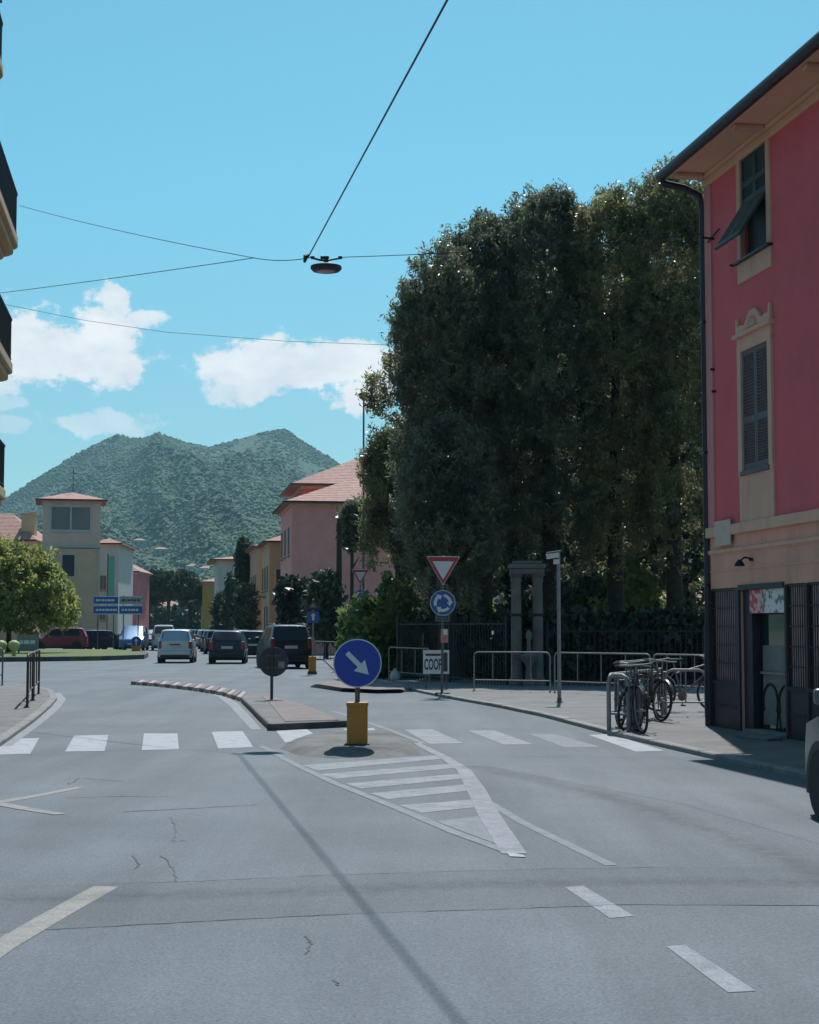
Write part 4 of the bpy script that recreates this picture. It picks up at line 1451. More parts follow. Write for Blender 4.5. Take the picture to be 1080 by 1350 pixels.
# --- generic house -------------------------------------------------
def house(name, base, rz, w, d, h, wall, roofm, label, wins_front=(), wins_left=(), wins_right=(), hip=1.6, over=.45, ridge=None, group=None, shut=None, chimney=None, balcony=()):
    """base = front-left corner on the ground; local x right, y back. windows: (x centre, z centre, w, h)"""
    t = empty(name, base, rz, label, 'building', group)
    b = MB(); b.bounds(0, w, 0, d, -.2, h)
    b.build('wall', wall, t)
    b = MB(); b.bounds(-.1, w + .1, -.1, d + .1, h - .16, h + .02)
    b.build('cornice', M_CREAM if wall is not M_CREAM else M_PINKTRIM, t)
    rd = ridge if ridge is not None else min(w, d) * .5
    if w >= d: r0_, r1_ = (rd, d / 2), (w - rd, d / 2)
    else: r0_, r1_ = (w / 2, rd), (w / 2, d - rd)
    v = [(-over, -over, h + .02), (w + over, -over, h + .02), (w + over, d + over, h + .02), (-over, d + over, h + .02),
         (-over, -over, h + .14), (w + over, -over, h + .14), (w + over, d + over, h + .14), (-over, d + over, h + .14),
         (r0_[0], r0_[1], h + hip), (r1_[0], r1_[1], h + hip)]
    fs = [(0, 3, 2, 1), (0, 1, 5, 4), (1, 2, 6, 5), (2, 3, 7, 6), (3, 0, 4, 7)]
    if w >= d: fs += [(4, 5, 9, 8), (5, 6, 9), (6, 7, 8, 9), (7, 4, 8)]
    else: fs += [(4, 5, 8), (5, 6, 9, 8), (6, 7, 9), (7, 4, 8, 9)]
    b = MB(); b.add(v, fs)
    ro = b.build('roof', roofm, t)
    b = MB(); b.tube([(-over, -over - .05, h + .1), (w + over, -over - .05, h + .1)], .06, 6)
    b.tube([(-over - .05, -over, h + .1), (-over - .05, d + over, h + .1)], .06, 6)
    b.build('gutter', M_GUTTER, ro)
    if chimney:
        cx_, cy_, cw, ch = chimney
        b = MB(); b.bounds(cx_ - cw / 2, cx_ + cw / 2, cy_ - cw / 2, cy_ + cw / 2, h, h + ch)
        b.bounds(cx_ - cw * .62, cx_ + cw * .62, cy_ - cw * .62, cy_ + cw * .62, h + ch, h + ch + .12)
        b.build('chimney', wall, ro)
    for face, wl in (('f', wins_front), ('l', wins_left), ('r', wins_right)):
        for q in wl:
            cx_, cz_, ww, hh = q[:4]
            kind = q[4] if len(q) > 4 else 'shut'

            def put(nm, a0, a1, z0, z1, o0, o1, mat, par):
                b = MB()
                if face == 'f': b.bounds(a0, a1, -o0, -o1, z0, z1)
                elif face == 'l': b.bounds(-o0, -o1, a0, a1, z0, z1)
                else: b.bounds(w + o0, w + o1, a0, a1, z0, z1)
                return b.build(nm, mat, par)
            wn = put('window', cx_ - ww / 2 - .1, cx_ + ww / 2 + .1, cz_ - hh / 2 - .1, cz_ + hh / 2 + .1, -.05, .04, M_CREAM if kind != 'dark' else M_GUTTER, t)
            if kind == 'shut' and shut:
                put('shutter', cx_ - ww / 2, cx_ - .02, cz_ - hh / 2, cz_ + hh / 2, .0, .07, shut, wn)
                put('shutter', cx_ + .02, cx_ + ww / 2, cz_ - hh / 2, cz_ + hh / 2, .0, .07, shut, wn)
            else:
                put('pane', cx_ - ww / 2, cx_ + ww / 2, cz_ - hh / 2, cz_ + hh / 2, -.02, .055, M_GLASS, wn)
            put('sill', cx_ - ww / 2 - .15, cx_ + ww / 2 + .15, cz_ - hh / 2 - .18, cz_ - hh / 2 - .1, .0, .12, M_KERB, wn)
    for (a0, a1, z) in balcony:       # on the left face
        b = MB(); b.bounds(-.9, 0, a0, a1, z - .12, z); bo = b.build('balcony', M_KERB, t)
        b = MB(); b.bounds(-.9, -.86, a0, a1, z + .95, z + 1.0)
        n_ = int((a1 - a0) / .14)
        for k in range(n_ + 1):
            y = a0 + (a1 - a0) * k / n_
            b.bounds(-.89, -.87, y - .01, y + .01, z, z + .95)
        b.build('railing', M_DARKMETAL, bo)
    return t


ST = math.atan2(.155, 1)      # street runs away to the left by this angle
M_SALMON = stucco('salmon_stucco', (.82, .32, .29))
M_ORANGE = stucco('orange_stucco', (.58, .16, .10))
M_YELLOW = stucco('yellow_stucco', (.60, .37, .21))
M_OCHRE = stucco('ochre_stucco', (.45, .27, .08))
M_TOWER = stucco('tower_cream', (.64, .46, .37))
M_TOWERY = stucco('tower_yellow_grey', (.58, .40, .26))
M_WHITE = stucco('white_stucco', (.48, .47, .44))
M_ROSE = stucco('rose_stucco', (.60, .18, .18))
M_ROOFP = tile_mat('pink_clay_tiles', (.42, .22, .18))
M_SHBROWN = pm('shutter_brown', (.07, .035, .025), .7)

pb = at_base(384, 100, 0)
hz = lambda y, Y: (829 - y) / (F / Y) + H
salmon = house('salmon_house', pb, ST, 9.5, 9.4, hz(664, 100), M_SALMON, M_ROOFP, 'salmon pink house with blank end wall and hipped tile roof', hip=2.2, over=.5,
      wins_front=((2.65, 3.9, .55, 2.3, 'dark'),), wins_left=((2.0, 7.2, .9, 1.7), (5.0, 7.2, .9, 1.7), (2.0, 3.8, .9, 1.9), (5.0, 3.8, .9, 1.9), (7.8, 7.2, .9, 1.7)), shut=M_SHUT_GREEN)
house('orange_house', at_base(398, 116, 0), ST, 11, 9, hz(641, 116), M_ORANGE, M_ROOFP, 'taller orange-red house whose roof rises behind the salmon house', hip=2.6, over=.9,
      wins_front=((1.2, hz(641, 116) - .95, .9, 1.0), (3.4, hz(641, 116) - .95, .9, 1.0)), shut=M_SHBROWN, chimney=(3.0, 3.0, .7, 1.5))
M_YELLOW2 = stucco('tan_stucco', (.55, .33, .22))
ybase = [Vector((-7.5 - .155 * (Y - 100), Y, 0)) for Y in (124, 138, 152, 176, 215)]
house('yellow_house', ybase[0] + Vector((.3, 0, 0)), ST, 6, 9, hz(716, 124), M_YELLOW, M_ROOF, 'narrow yellow house with brown shutters and balcony on the street', hip=1.4, over=.5,
      wins_front=((.9, 5.2, .7, 2.0),), wins_left=((1.6, 5.6, .9, 1.8), (4.5, 5.6, .9, 1.8), (7.4, 5.6, .9, 1.8), (1.6, 2.4, .9, 1.9), (4.5, 2.4, .9, 1.9)), shut=M_SHBROWN, balcony=((3.4, 5.8, 4.2),))
house('tan_house', ybase[1] + Vector((.2, 0, 0)), ST, 7, 12, hz(722, 138), M_YELLOW2, M_ROOF, 'tan house between the yellow house and the dark street trees', hip=1.2, over=.5,
      wins_left=((2, 5.4, .9, 1.8), (5, 5.4, .9, 1.8), (8, 5.4, .9, 1.8), (2, 2.4, .9, 1.8)), shut=M_SHBROWN, balcony=((1.0, 4.0, 4.1), (6.5, 9.5, 4.1)))
house('white_house', at_base(287, 200, 0), ST, 9, 14, hz(739, 200), M_WHITE, M_ROOF, 'white house with flat-looking eaves behind the street trees', hip=1.0, over=1.0,
      wins_front=((2.0, 6.5, 1.0, 1.7), (5, 6.5, 1., 1.7)), shut=M_SHUT_GREY)
house('ochre_house', at_base(267, 260, 0), ST, 5, 10, hz(768, 260), M_OCHRE, M_ROOF, 'ochre house at the far end of the parked row', hip=.9, over=.5, wins_front=((2.4, 5, .9, 1.6),), shut=M_SHBROWN)
# left side of the street
tz = hz(660, 140)
tower = house('tower_house', at_base(54, 140, 0), .22, 5.0, 5.2, tz, M_TOWER, M_ROOFP, 'cream house tower with wide two-pane window and red tile cap', hip=1.0, over=.55,
              wins_front=())
x0t = .75
for (a0, a1) in ((x0t, x0t + 1.6), (x0t + 1.75, x0t + 3.35)):
    b = MB(); b.bounds(a0, a1, -.03, .02, hz(698, 140), hz(668, 140)); wn = b.build('pane', pm('sky_glass', (.13, .13, .13), .15, spec=.5, var=.2, scale=.6), tower)
b = MB()
for xx in (x0t - .12, x0t + 1.6, x0t + 3.35): b.bounds(xx, xx + (.15 if xx > x0t and xx < x0t + 3 else .12), -.09, .02, hz(698, 140), hz(668, 140))
b.bounds(x0t - .12, x0t + 3.47, -.1, .02, hz(668, 140), hz(665, 140)); b.bounds(x0t - .12, x0t + 3.47, -.1, .02, hz(701, 140), hz(698, 140))
b.build('window_frame', M_WHITE, tower)
b = MB(); b.bounds(-.12, 5.12, -.2, 0, hz(722, 140), hz(719, 140)); b.build('ledge', M_WHITE, tower)
b = MB(); b.bounds(1.3, 4.9, -.9, -.001, -.2, hz(724, 140)); wg = b.build('lower_wing', M_TOWERY, tower)
b = MB(); b.bounds(1.62, 2.9, -.95, -.9, hz(762, 140), hz(730, 140)); wn = b.build('window', M_WHITE, tower)
b = MB(); b.bounds(1.74, 2.78, -.97, -.95, hz(760, 140), hz(732, 140)); b.build('pane', M_SHOPDARK, wn)
b = MB(); b.tube([(4.86, -.95, 0), (4.86, -.95, hz(724, 140))], .06, 8); b.build('downpipe', M_WHITE, tower)
b = MB(); b.tube([(2.6, 2.6, tz + 1.0), (2.6, 2.6, tz + 3.2)], .03, 6); b.tube([(2.2, 2.6, tz + 2.7), (3.0, 2.6, tz + 2.7)], .02, 6); b.build('aerial', M_DARKMETAL, tower)
house('low_tiled_house', at_base(-120, 148, 0), 0, 11.4, 8, hz(714, 148), M_TOWERY, M_ROOFP, 'low house with broad pinkish tile roof beside the tower', hip=2.9, over=.4, ridge=3.0,
      wins_front=((9.5, 5, .9, 1.5),), shut=M_SHBROWN, chimney=(10.6, 1.6, 1.2, 2.6))
house('beige_house', at_base(126, 160, 0), .05, 2.2, 12, hz(718, 160), M_WHITE, M_ROOF, 'slim pale house between the tower and the teal banner', hip=.7, over=.4,
      wins_front=((.7, 6.2, .6, 1.4), (.7, 3.2, .6, 1.4)), shut=M_SHUT_GREY)
house('rose_house', at_base(150, 190, 0), 0, 2.7, 9, hz(755, 190), M_ROSE, M_ROOFP, 'small rose pink house with red roof behind the direction signs', hip=1.1, over=.4,
      wins_front=((1.3, 4.6, .7, 1.3),), shut=M_SHBROWN)
for i, (px, Y, w, yt, m_, lab) in enumerate(((232, 420, 9, 775, M_WHITE, 'far white house below the wooded slope'), (250, 520, 12, 772, M_YELLOW2, 'far tan house under the mountain foot'),
                                            (180, 480, 10, 790, M_WHITE, 'far pale house behind the umbrella pines'), (205, 380, 7, 800, M_OCHRE, 'far ochre house between the pines'))):
    house('distant_house', at_base(px, Y, 0), .1 * i, w, 8, hz(yt, Y), m_, M_ROOFP, lab, hip=1.8, wins_front=((w * .25, hz(yt, Y) - 2, 1, 1.5), (w * .7, hz(yt, Y) - 2, 1, 1.5)), shut=M_SHBROWN, group='distant houses')
for (px, py, r0_) in ((175, 721, 1400), (203, 731, 1300), (245, 757, 1000), (262, 760, 1000)):
    d = ray(px, py); az_ = math.atan2(d.x, d.y)
    rr_ = np.linspace(880, 2500, 400)
    zz_ = hill_h(np.full(400, az_), rr_)
    i = int(np.argmin(np.abs((zz_ - H) / (rr_ * math.cos(az_)) - d.z / d.y)))
    house('hillside_house', (rr_[i] * math.sin(az_), rr_[i] * math.cos(az_), float(zz_[i]) - .5), .2, 13, 9, 6.5, M_WHITE, M_ROOFP, 'tiny white house alone on the wooded mountainside', hip=2, wins_front=((3, 4, 1, 1.5), (8, 4, 1, 1.5)), shut=M_SHBROWN, group='houses on the mountainside')
# pale wall deep in the park
house('park_lodge', at_base(868, 80, .07), 0, 4, 4, 2.6, M_WHITE, M_ROOFP, 'pale park lodge wall glimpsed below the trees', hip=1.2, wins_front=((1.2, 1.5, .8, 1.0),), shut=M_SHUT_GREEN)

# --- left block: only its balconies reach into view -------------------
LB = empty('balcony_apartment_block', Vector((-10.9, 38, .060)), ST, 'apartment block with curved cream balconies and dark railings', 'building')
b = MB(); b.bounds(-9, 0, -16, 1.5, -.15, 17.6); b.build('wall', stucco('block_cream', (.45, .36, .26)), LB)
b = MB(); b.bounds(-9.4, .7, -16.4, 1.9, 17.6, 17.85); b.build('roof_slab', M_GUTTER, LB)
LBm = Matrix.Rotation(-ST, 3, 'Z')
for i, (pxe, yb_, zrail) in enumerate(((6, 122, 1.05), (25, 345, 1.05), (18, 510, 1.05), (9, 676, 1.05))):
    e = P(pxe, yb_, 38)
    lx = (LBm @ (Vector((e.x, e.y, 0)) - Vector((-10.9, 38, 0)))).x
    z0 = e.z - .060
    prof = [(0, -7.5), (lx - .05, -7.5), (lx, -7.3), (lx, -.55)]
    for k in range(1, 7):
        a = math.pi / 2 * k / 6
        prof.append((lx - .55 + .55 * math.cos(a), -.55 + .55 * math.sin(a)))
    prof.append((0, 0))
    rings = []
    b = MB()
    inn = lambda s: [(max(0, x * s), y * (1 if y < -7 else s) if False else y - (1 - s) * .5 if y > -.6 else y) for x, y in prof]
    b.prism(prof, z0 + .28, z0 + .52)
    b.prism(inn(.93), z0 + .12, z0 + .28)
    b.prism(inn(.78), z0, z0 + .12)
    bo = b.build('balcony', stucco('balcony_cream', (.50, .36, .22)), LB, bevel=.03)
    b = MB()
    path = [p for p in prof if p[0] > .01]
    path = [(x - .05, y) for x, y in path] + [(0.02, -.03)]
    b.tube([(x, y, z0 + .52 + zrail) for x, y in path], .03, 8)
    b.tube([(x, y, z0 + .62) for x, y in path], .02, 6)
    for j in range(len(path) - 1):
        p, q = Vector(path[j]), Vector(path[j + 1])
        n_ = max(1, int((q - p).length / .11))
        for k in range(n_):
            r_p = p.lerp(q, k / n_)
            b.bounds(r_p.x - .008, r_p.x + .008, r_p.y - .008, r_p.y + .008, z0 + .52, z0 + .52 + zrail)
    ra = b.build('railing', M_DARKMETAL, bo)
    pan = MB()
    for j in range(len(path) - 1):
        p, q = Vector(path[j]), Vector(path[j + 1])
        pan.add([(p.x - .03, p.y, z0 + .6), (q.x - .03, q.y, z0 + .6), (q.x - .03, q.y, z0 + .52 + zrail - .08), (p.x - .03, p.y, z0 + .52 + zrail - .08)], [(0, 1, 2, 3)])
    pan.build('privacy_screen', M_DARKMETAL, bo)
    wz = z0 + .55
    for yy in (-5.5, -2.2):
        b = MB(); b.bounds(-.1, .02, yy - .6, yy + .6, wz, wz + 2.2); wd = b.build('balcony_door', M_SHUT_GREEN, LB)
e = P(14, 275, 38)
# ------------------------------------------------------------------ signs
def disc(b, r, z, y0, y1, n=44, cx=0):
    return b.slab(circle(r, n, cx, z), y0, y1)


def roundabout_arrows(par, r, z, y, name='arrow'):
    for k in range(3):
        a0 = R(90 + 120 * k) - R(8)
        poly = []
        ro, ri = r * .74, r * .50
        span = R(72)
        for j in range(9): poly.append((ro * math.cos(a0 - span * j / 8), z + ro * math.sin(a0 - span * j / 8)))
        ae = a0 - span
        rm = (ro + ri) / 2
        poly.append((r * .90 * math.cos(ae), z + r * .90 * math.sin(ae)))
        poly.append((rm * math.cos(ae - R(36)), z + rm * math.sin(ae - R(36))))
        poly.append((r * .34 * math.cos(ae), z + r * .34 * math.sin(ae)))
        for j in range(9): poly.append((ri * math.cos(ae + span * j / 8), z + ri * math.sin(ae + span * j / 8)))
        b = MB(); b.slab(poly, y - .003, y + .001); b.build(name, M_SIGNWHITE, par)


def tri(s, z):   # pointing down, side s, centred
    h = s * .866
    return [(-s / 2, z + h / 2), (0, z - h / 2), (s / 2, z + h / 2)]


def pole_part(t, h, r=.03, mat=M_STEEL_DULL, y=.03, z0=0.):
    b = MB(); b.tube([(0, y, z0 - .05), (0, y, h)], r, 12)
    b.build('pole', mat, t, smooth=40)
    b = MB(); b.lathe([(r + .012, 0), (r + .012, .03), (r, .035)], 12, (0, y, h - .03)); b.build('pole_cap', mat, t)


def give_way(px, py_base, Y, ytri, s_tri, ydisc, r_disc, label, extra=True, lean=0.):
    base = at_base(px, Y, .060)
    t = empty('give_way_sign', base, 0, label, 'road sign')
    t.rotation_euler = (0, lean, -.06)
    k = F / Y
    zt = (829 - ytri) / k + H - .060; zd = (829 - ydisc) / k + H - .060
    pole_part(t, zt + .35)
    b = MB(); b.slab(rounded(tri(s_tri, zt), .04), -.012, .004); tp = b.build('triangle_plate', M_SIGNRED, t)
    b = MB(); b.slab(rounded(tri(s_tri * .66, zt + .012), .02), -.017, -.010); b.build('white_field', M_SIGNWHITE, tp)
    b = MB()
    o_, i_ = rounded(tri(s_tri * 1.06, zt), .045), None
    b.slab(o_, -.009, .002); b.build('white_rim', M_SIGNWHITE, tp)
    b = MB(); b.slab(rounded(tri(s_tri * .9, zt), .04), .004, .01); b.build('plate_back', M_SIGNGREY, tp)
    b = MB(); disc(b, r_disc, zd, -.012, .004); dp = b.build('round_plate', M_SIGNBLUE2, t)
    b = MB(); disc(b, r_disc * 1.05, zd, -.009, .006); b.build('white_rim', M_SIGNWHITE, dp)
    roundabout_arrows(dp, r_disc, zd, -.014)
    for zz in (zt + .1, zt - .1, zd + .12, zd - .12):
        b = MB(); b.bounds(-.05, .05, .0, .07, zz - .015, zz + .015); b.build('bracket', M_STEEL_DULL, t)
    if extra:
        zz = (829 - 815) / k + H - .060
        b = MB(); b.bounds(-.17, .17, -.008, .002, zz - .075, zz + .075); pp = b.build('small_panel', pm('panel_faded', (.13, .13, .13), .6), t)
        b = MB()
        for (x0, x1, z_) in ((-.14, .14, .03), (-.14, -.02, -.03), (.02, .14, -.03)): b.bounds(x0, x1, -.011, -.008, zz + z_ - .018, zz + z_ + .018)
        b.build('panel_print', M_SIGNGREY, pp)
        zz = (829 - 838) / k + H - .060
        b = MB(); b.bounds(-.04, .13, -.012, .0, zz - .16, zz + .16)
        st = b.build('paper_notice', pm('notice_orange', (.55, .24, .17), .7, var=.35, scale=5), t)
        b = MB(); b.bounds(.02, .12, -.015, -.012, zz + .02, zz + .15); b.build('notice_print', M_SIGNWHITE, st)
        b = MB(); b.prism([(-.16, -.12), (.16, -.14), (.2, .1), (-.14, .14)], -.04, .03); b.build('foot', M_KERB_DARK, t, bevel=.01)  # dark slab standing in for the shadow patch at the pole base
    return t


give_way(582.5, 918, 37.6, 753, .76, 795, .285, 'red and white give-way triangle over blue roundabout disc, orange notice below', True, .012)
give_way(475, 872, 71, 761, .74, 786, .29, 'distant give-way triangle over roundabout disc beside the tall lamp post', False)


def keep_right(px, Y, z0, yc, r, boxw, ybox, label, arrow='dr'):
    t = empty('keep_right_sign', at_base(px, Y, z0), 0, label, 'road sign')
    k = F / Y
    zc = (829 - yc) / k + H - z0
    zb = (829 - ybox) / k + H - z0
    pole_part(t, zc + r * .6, .032)
    b = MB(); disc(b, r, zc, -.035, -.02); dp = b.build('round_plate', M_SIGNBLUE, t, bevel=.003, segs=1)
    b = MB(); disc(b, r * 1.045, zc, -.032, -.012); b.build('white_rim', M_SIGNWHITE, dp)
    a = R(-45) if arrow == 'dr' else R(90)
    ca, sa = math.cos(a), math.sin(a)
    sh = [(-.60, -.10), (.12, -.10), (.12, -.32), (.66, 0), (.12, .32), (.12, .10), (-.60, .10)]
    b = MB(); b.slab([(r * (x * ca - y * sa) * 1.05, zc + r * (x * sa + y * ca) * 1.05) for x, y in sh], -.040, -.034)
    b.build('arrow', M_SIGNWHITE, dp)
    b = MB(); b.bounds(-.05, .05, -.012, .06, zc - .14, zc - .11); b.bounds(-.05, .05, -.012, .06, zc + .11, zc + .14); b.build('bracket', M_STEEL_DULL, t)
    w = boxw
    b = MB(); b.bounds(-w / 2, w / 2, -w * .36, w * .36 + .03, -.0, zb)
    bo = b.build('amber_box', M_AMBER, t, bevel=.018)
    b = MB(); b.bounds(-w / 2 - .008, w / 2 + .008, -w * .36 - .008, w * .36 + .038, zb - .04, zb + .012)
    b.build('box_lid', M_AMBER, bo, bevel=.01)
    b = MB(); b.bounds(-w * .44, w * .44, -w * .36 - .004, -w * .36, .05, zb - .07)
    b.build('front_panel', M_AMBER, bo)
    b = MB(); b.bounds(-w / 2 - .03, w / 2 + .03, -w * .36 - .03, w * .36 + .06, -.08, .014); b.build('base_plate', M_KERB_DARK, bo)
    return t


keep_right(471.5, 20.7, .095, 874, .30, .265, 926, 'blue keep-right disc with white diagonal arrow on amber box')
keep_right(180, 98, .22, 846, .32, .5, 851.5, 'small blue sign on amber box at the tip of the grass strip', 'up')
# back of a round sign on the long island
t = empty('round_sign_back', at_base(359, 33.2, .11), 0, 'dark back of a round traffic sign on the long island', 'road sign')
zc = (829 - 872) / (F / 33.2) + H - .11
b = MB(); b.tube([(0, -.03, -.05), (0, -.03, zc + .3)], .032, 12); b.build('pole', M_SIGNGREY, t, smooth=40)
b = MB(); disc(b, .30, zc, .0, .015, cx=.03); dp = b.build('round_plate', M_SIGNGREY, t, bevel=.003, segs=1)
b = MB(); disc(b, .31, zc, .015, .02, cx=.03); b.build('face', M_SIGNBLUE, dp)
b = MB(); b.bounds(.13, .26, -.004, .0, zc - .13, zc + .0); b.build('maker_sticker', pm('sticker_grey', (.25, .25, .27), .6), dp)
b = MB(); b.bounds(-.12, .18, -.02, .0, zc + .11, zc + .14); b.bounds(-.12, .18, -.02, .0, zc - .14, zc - .11); b.build('bracket', M_STEEL_DULL, dp)
# blue square sign on the far island
t = empty('square_blue_sign', at_base(413, 55, .1), 0, 'small blue square sign with pale triangle above, amber box at its foot', 'road sign')
k = F / 55
z_ = lambda y: (829 - y) / k + H - .1
pole_part(t, z_(790), .028, M_STEEL)
b = MB(); b.slab(rounded([(-.2, z_(821)), (.2, z_(821)), (.2, z_(806)), (-.2, z_(806))], .03), -.01, .004); bp_ = b.build('square_plate', M_SIGNBLUE2, t)
b = MB(); b.slab([(-.04, z_(818)), (.04, z_(818)), (.04, z_(812)), (.09, z_(812)), (0, z_(808)), (-.09, z_(812)), (-.04, z_(812))], -.016, -.009); b.build('arrow', M_SIGNWHITE, bp_)
b = MB(); b.slab(rounded([(-.24, z_(804)), (.24, z_(804)), (0, z_(791))], .03), -.006, .004); b.build('triangle_plate', M_SIGNGREY, t)
b = MB(); b.slab(rounded([(-.13, z_(801)), (.13, z_(801)), (0, z_(794))], .03), -.010, -.006); b.build('triangle_field', pm('faded_grey', (.2, .2, .21), .6), t)
b = MB(); b.bounds(-.15, .1, -.1, .13, -.02, z_(865)); b.build('amber_box', M_AMBER, t, bevel=.015)
b = MB(); b.bounds(-.18, .13, -.13, .16, -.08, .02); b.build('base_plate', M_KERB_DARK, t)
# blue and white direction boards on the far left
for i, (x0, x1, y0, y1, mat_, lab) in enumerate(((123, 155.5, 786, 797, M_SIGNBLUE2, 'upper blue direction board'), (123, 155.5, 798.5, 810, M_SIGNBLUE2, 'lower blue direction board'),
                                                (157, 187.5, 786, 797, M_SIGNWHITE, 'pale direction board'), (157, 185, 798.5, 810, M_SIGNBLUE2, 'blue direction board'))):
    pass
for (xa, xb, cols_, lab) in ((123, 155.5, (M_SIGNBLUE2, M_SIGNBLUE2), 'blue double direction board on two posts by the tower house'),
                             (157, 187.5, (pm('board_grey', (.3, .31, .32), .5), M_SIGNBLUE2), 'grey and blue direction board beside the blue double board')):
    Y = 112; k = F / Y
    p0 = at_base((xa + xb) / 2, Y, 0); w = (xb - xa) / k
    t = empty('direction_board', p0, 0, lab, 'road sign', 'direction boards by the tower house')
    zz = lambda y: (829 - y) / k + H
    for s in (-.32, .32):
        b = MB(); b.tube([(w * s, .06, -.1), (w * s, .06, zz(785))], .04, 8); b.build('post', M_STEEL_DULL, t)
    for (ya, yb2, m_) in ((786, 797, cols_[0]), (798.3, 810, cols_[1])):
        b = MB(); b.bounds(-w / 2, w / 2, -.01, .02, zz(yb2), zz(ya)); bd = b.build('board', m_, t)
        b = MB(); e_ = .05
        b.bounds(-w / 2, w / 2, -.016, -.01, zz(ya) - e_, zz(ya)); b.bounds(-w / 2, w / 2, -.016, -.01, zz(yb2), zz(yb2) + e_)
        b.build('border', M_SIGNWHITE, bd)
        b = MB(); g = random.Random(int(ya))
        x = -w * .40
        while x < w * .34:
            l_ = g.uniform(.08, .3); b.bounds(x, x + l_, -.014, -.01, (zz(ya) + zz(yb2)) / 2 - .07, (zz(ya) + zz(yb2)) / 2 + .07); x += l_ + .05
        b.build('lettering', M_SIGNWHITE if m_ is M_SIGNBLUE2 else M_SIGNGREY, bd)
# grey panel on the grass strip and two pale bollards
t = empty('notice_panel', at_base(37, 88, .2), 0, 'grey notice panel on the grass strip under the pale tree', 'sign')
k = F / 88
b = MB(); b.bounds(-.6, .6, -.02, .02, .15, 1.05); b.build('panel', pm('notice_grey', (.2, .2, .19), .7), t)
b = MB()
for x in (-.5, .5): b.bounds(x - .04, x + .04, .02, .08, -.1, 1.1)
b.build('posts', M_STEEL_DULL, t)
b = MB()
for (x, w_) in ((-.45, .2), (-.2, .3), (.15, .25)): b.bounds(x, x + w_, -.026, -.02, .55, .75)
b.build('print', M_SIGNWHITE, t)
for px in (2, 19):
    t = empty('garden_bollard', at_base(px, 80, .0), 0, 'pale yellow-green round-headed bollard before the grass strip', 'bollard', 'bollards before the grass strip')
    b = MB(); b.lathe([(.0, -.05), (.1, -.05), (.1, .45), (.13, .5), (.26, .62), (.3, .78), (.24, .92), (.1, 1.0), (0, 1.01)], 18)
    b.build('head', pm('bollard_yellow', (.42, .42, .2), .7, var=.2), t, smooth=50)
    b = MB(); b.lathe([(.14, -.02), (.14, .08), (.1, .1)], 18); b.build('foot', M_STEEL_DULL, t)
# teal banner post
t = empty('banner_post', at_base(146, 150, 0), 0, 'tall teal vertical banner sign beyond the tower house', 'sign')
zz = lambda y: (829 - y) / (F / 150) + H
b = MB(); b.tube([(-.35, 0, -.1), (-.35, 0, zz(730))], .06, 8); b.build('post', M_STEEL_DULL, t)
b = MB(); b.bounds(-.28, .3, -.03, .03, zz(788), zz(733)); b.build('banner', pm('teal_print', (.05, .30, .27), .6, var=.15), t)

# grocery board fixed on the barrier
t = empty('shop_board', at_base(575, 40.5, .060), 0, 'white board with dark shop lettering on the railing behind the sign pole', 'sign')
k = F / 40.5
zz = lambda y: (829 - y) / k + H - .060
b = MB(); b.bounds(-.33, .33, -.015, .015, zz(888), zz(857)); bd = b.build('board', M_SIGNWHITE, t)
b = MB()
for s in (-.26, .26): b.tube([(s, .03, -.05), (s, .03, zz(857))], .018, 8)
b.build('support', M_STEEL_DULL, t)
b = MB(); b.bounds(-.27, .12, -.019, -.015, zz(864.5), zz(861.5)); b.bounds(.17, .29, -.019, -.015, zz(885), zz(860)); b.build('printed_bars', M_SIGNGREY, bd)
def text_mesh(txt, h, bold=.0):
    cu = bpy.data.curves.new('lettering', 'FONT'); cu.body = txt; cu.size = h; cu.align_x = 'CENTER'; cu.extrude = .002; cu.offset = bold
    o = bpy.data.objects.new('tmp', cu); COL.objects.link(o)
    bpy.context.view_layer.update()
    me = bpy.data.meshes.new_from_object(o.evaluated_get(bpy.context.evaluated_depsgraph_get()))
    bpy.data.objects.remove(o)
    return me
me = text_mesh('COOP', .30, .008)
me.materials.clear(); me.materials.append(M_SIGNGREY)
lo = link('lettering', me, None, bd)
lo.location = (-.08, -.018, zz(882)); lo.rotation_euler = (math.pi / 2, 0, 0); lo.scale = (.52, 1.25, 1)
# ------------------------------------------------------------------ camera pole, tall lamp, utility pole, stone gate
Y = 33.2; k = F / Y
t = empty('camera_pole', at_base(737, Y, .060), 0, 'slim grey pole with white traffic camera on the pavement', 'camera pole')
zz = lambda y: (829 - y) / k + H - .060
b = MB(); b.tube([(0, 0, -.05), (0, 0, zz(726))], [.04, .036], 12); b.build('pole', M_STEEL, t, smooth=40)
b = MB(); b.lathe([(.08, 0), (.08, .02), (.05, .03), (.045, .1)], 14); b.build('base_flange', M_STEEL_DULL, t)
b = MB(); b.box((-.13, -.05, zz(733)), (.26, .12, .11), mat=Matrix.Rotation(R(-8), 3, 'Y')); cm = b.build('camera_housing', M_CAMWHITE, t, bevel=.015)
b = MB(); b.box((-.10, -.05, zz(730.0) + .04), (.30, .15, .015), mat=Matrix.Rotation(R(-8), 3, 'Y')); b.build('sun_shield', M_CAMWHITE, cm)
b = MB(); b.lathe([(.0, 0), (.035, 0), (.035, .02), (.0, .02)], 14, (-.275, -.05, zz(733) - .017), 'X'); b.build('lens', M_BLACK, cm)
b = MB(); b.box((-.05, -.05, zz(741)), (.12, .08, .1)); b.build('junction_box', M_CAMWHITE, t, bevel=.01)
Y = 76; k = F / Y
t = empty('tall_street_lamp', at_base(479, Y, .060), 0, 'tall slim street lamp with round head beside the leafy grove', 'street lamp')
zz = lambda y: (829 - y) / k + H - .060
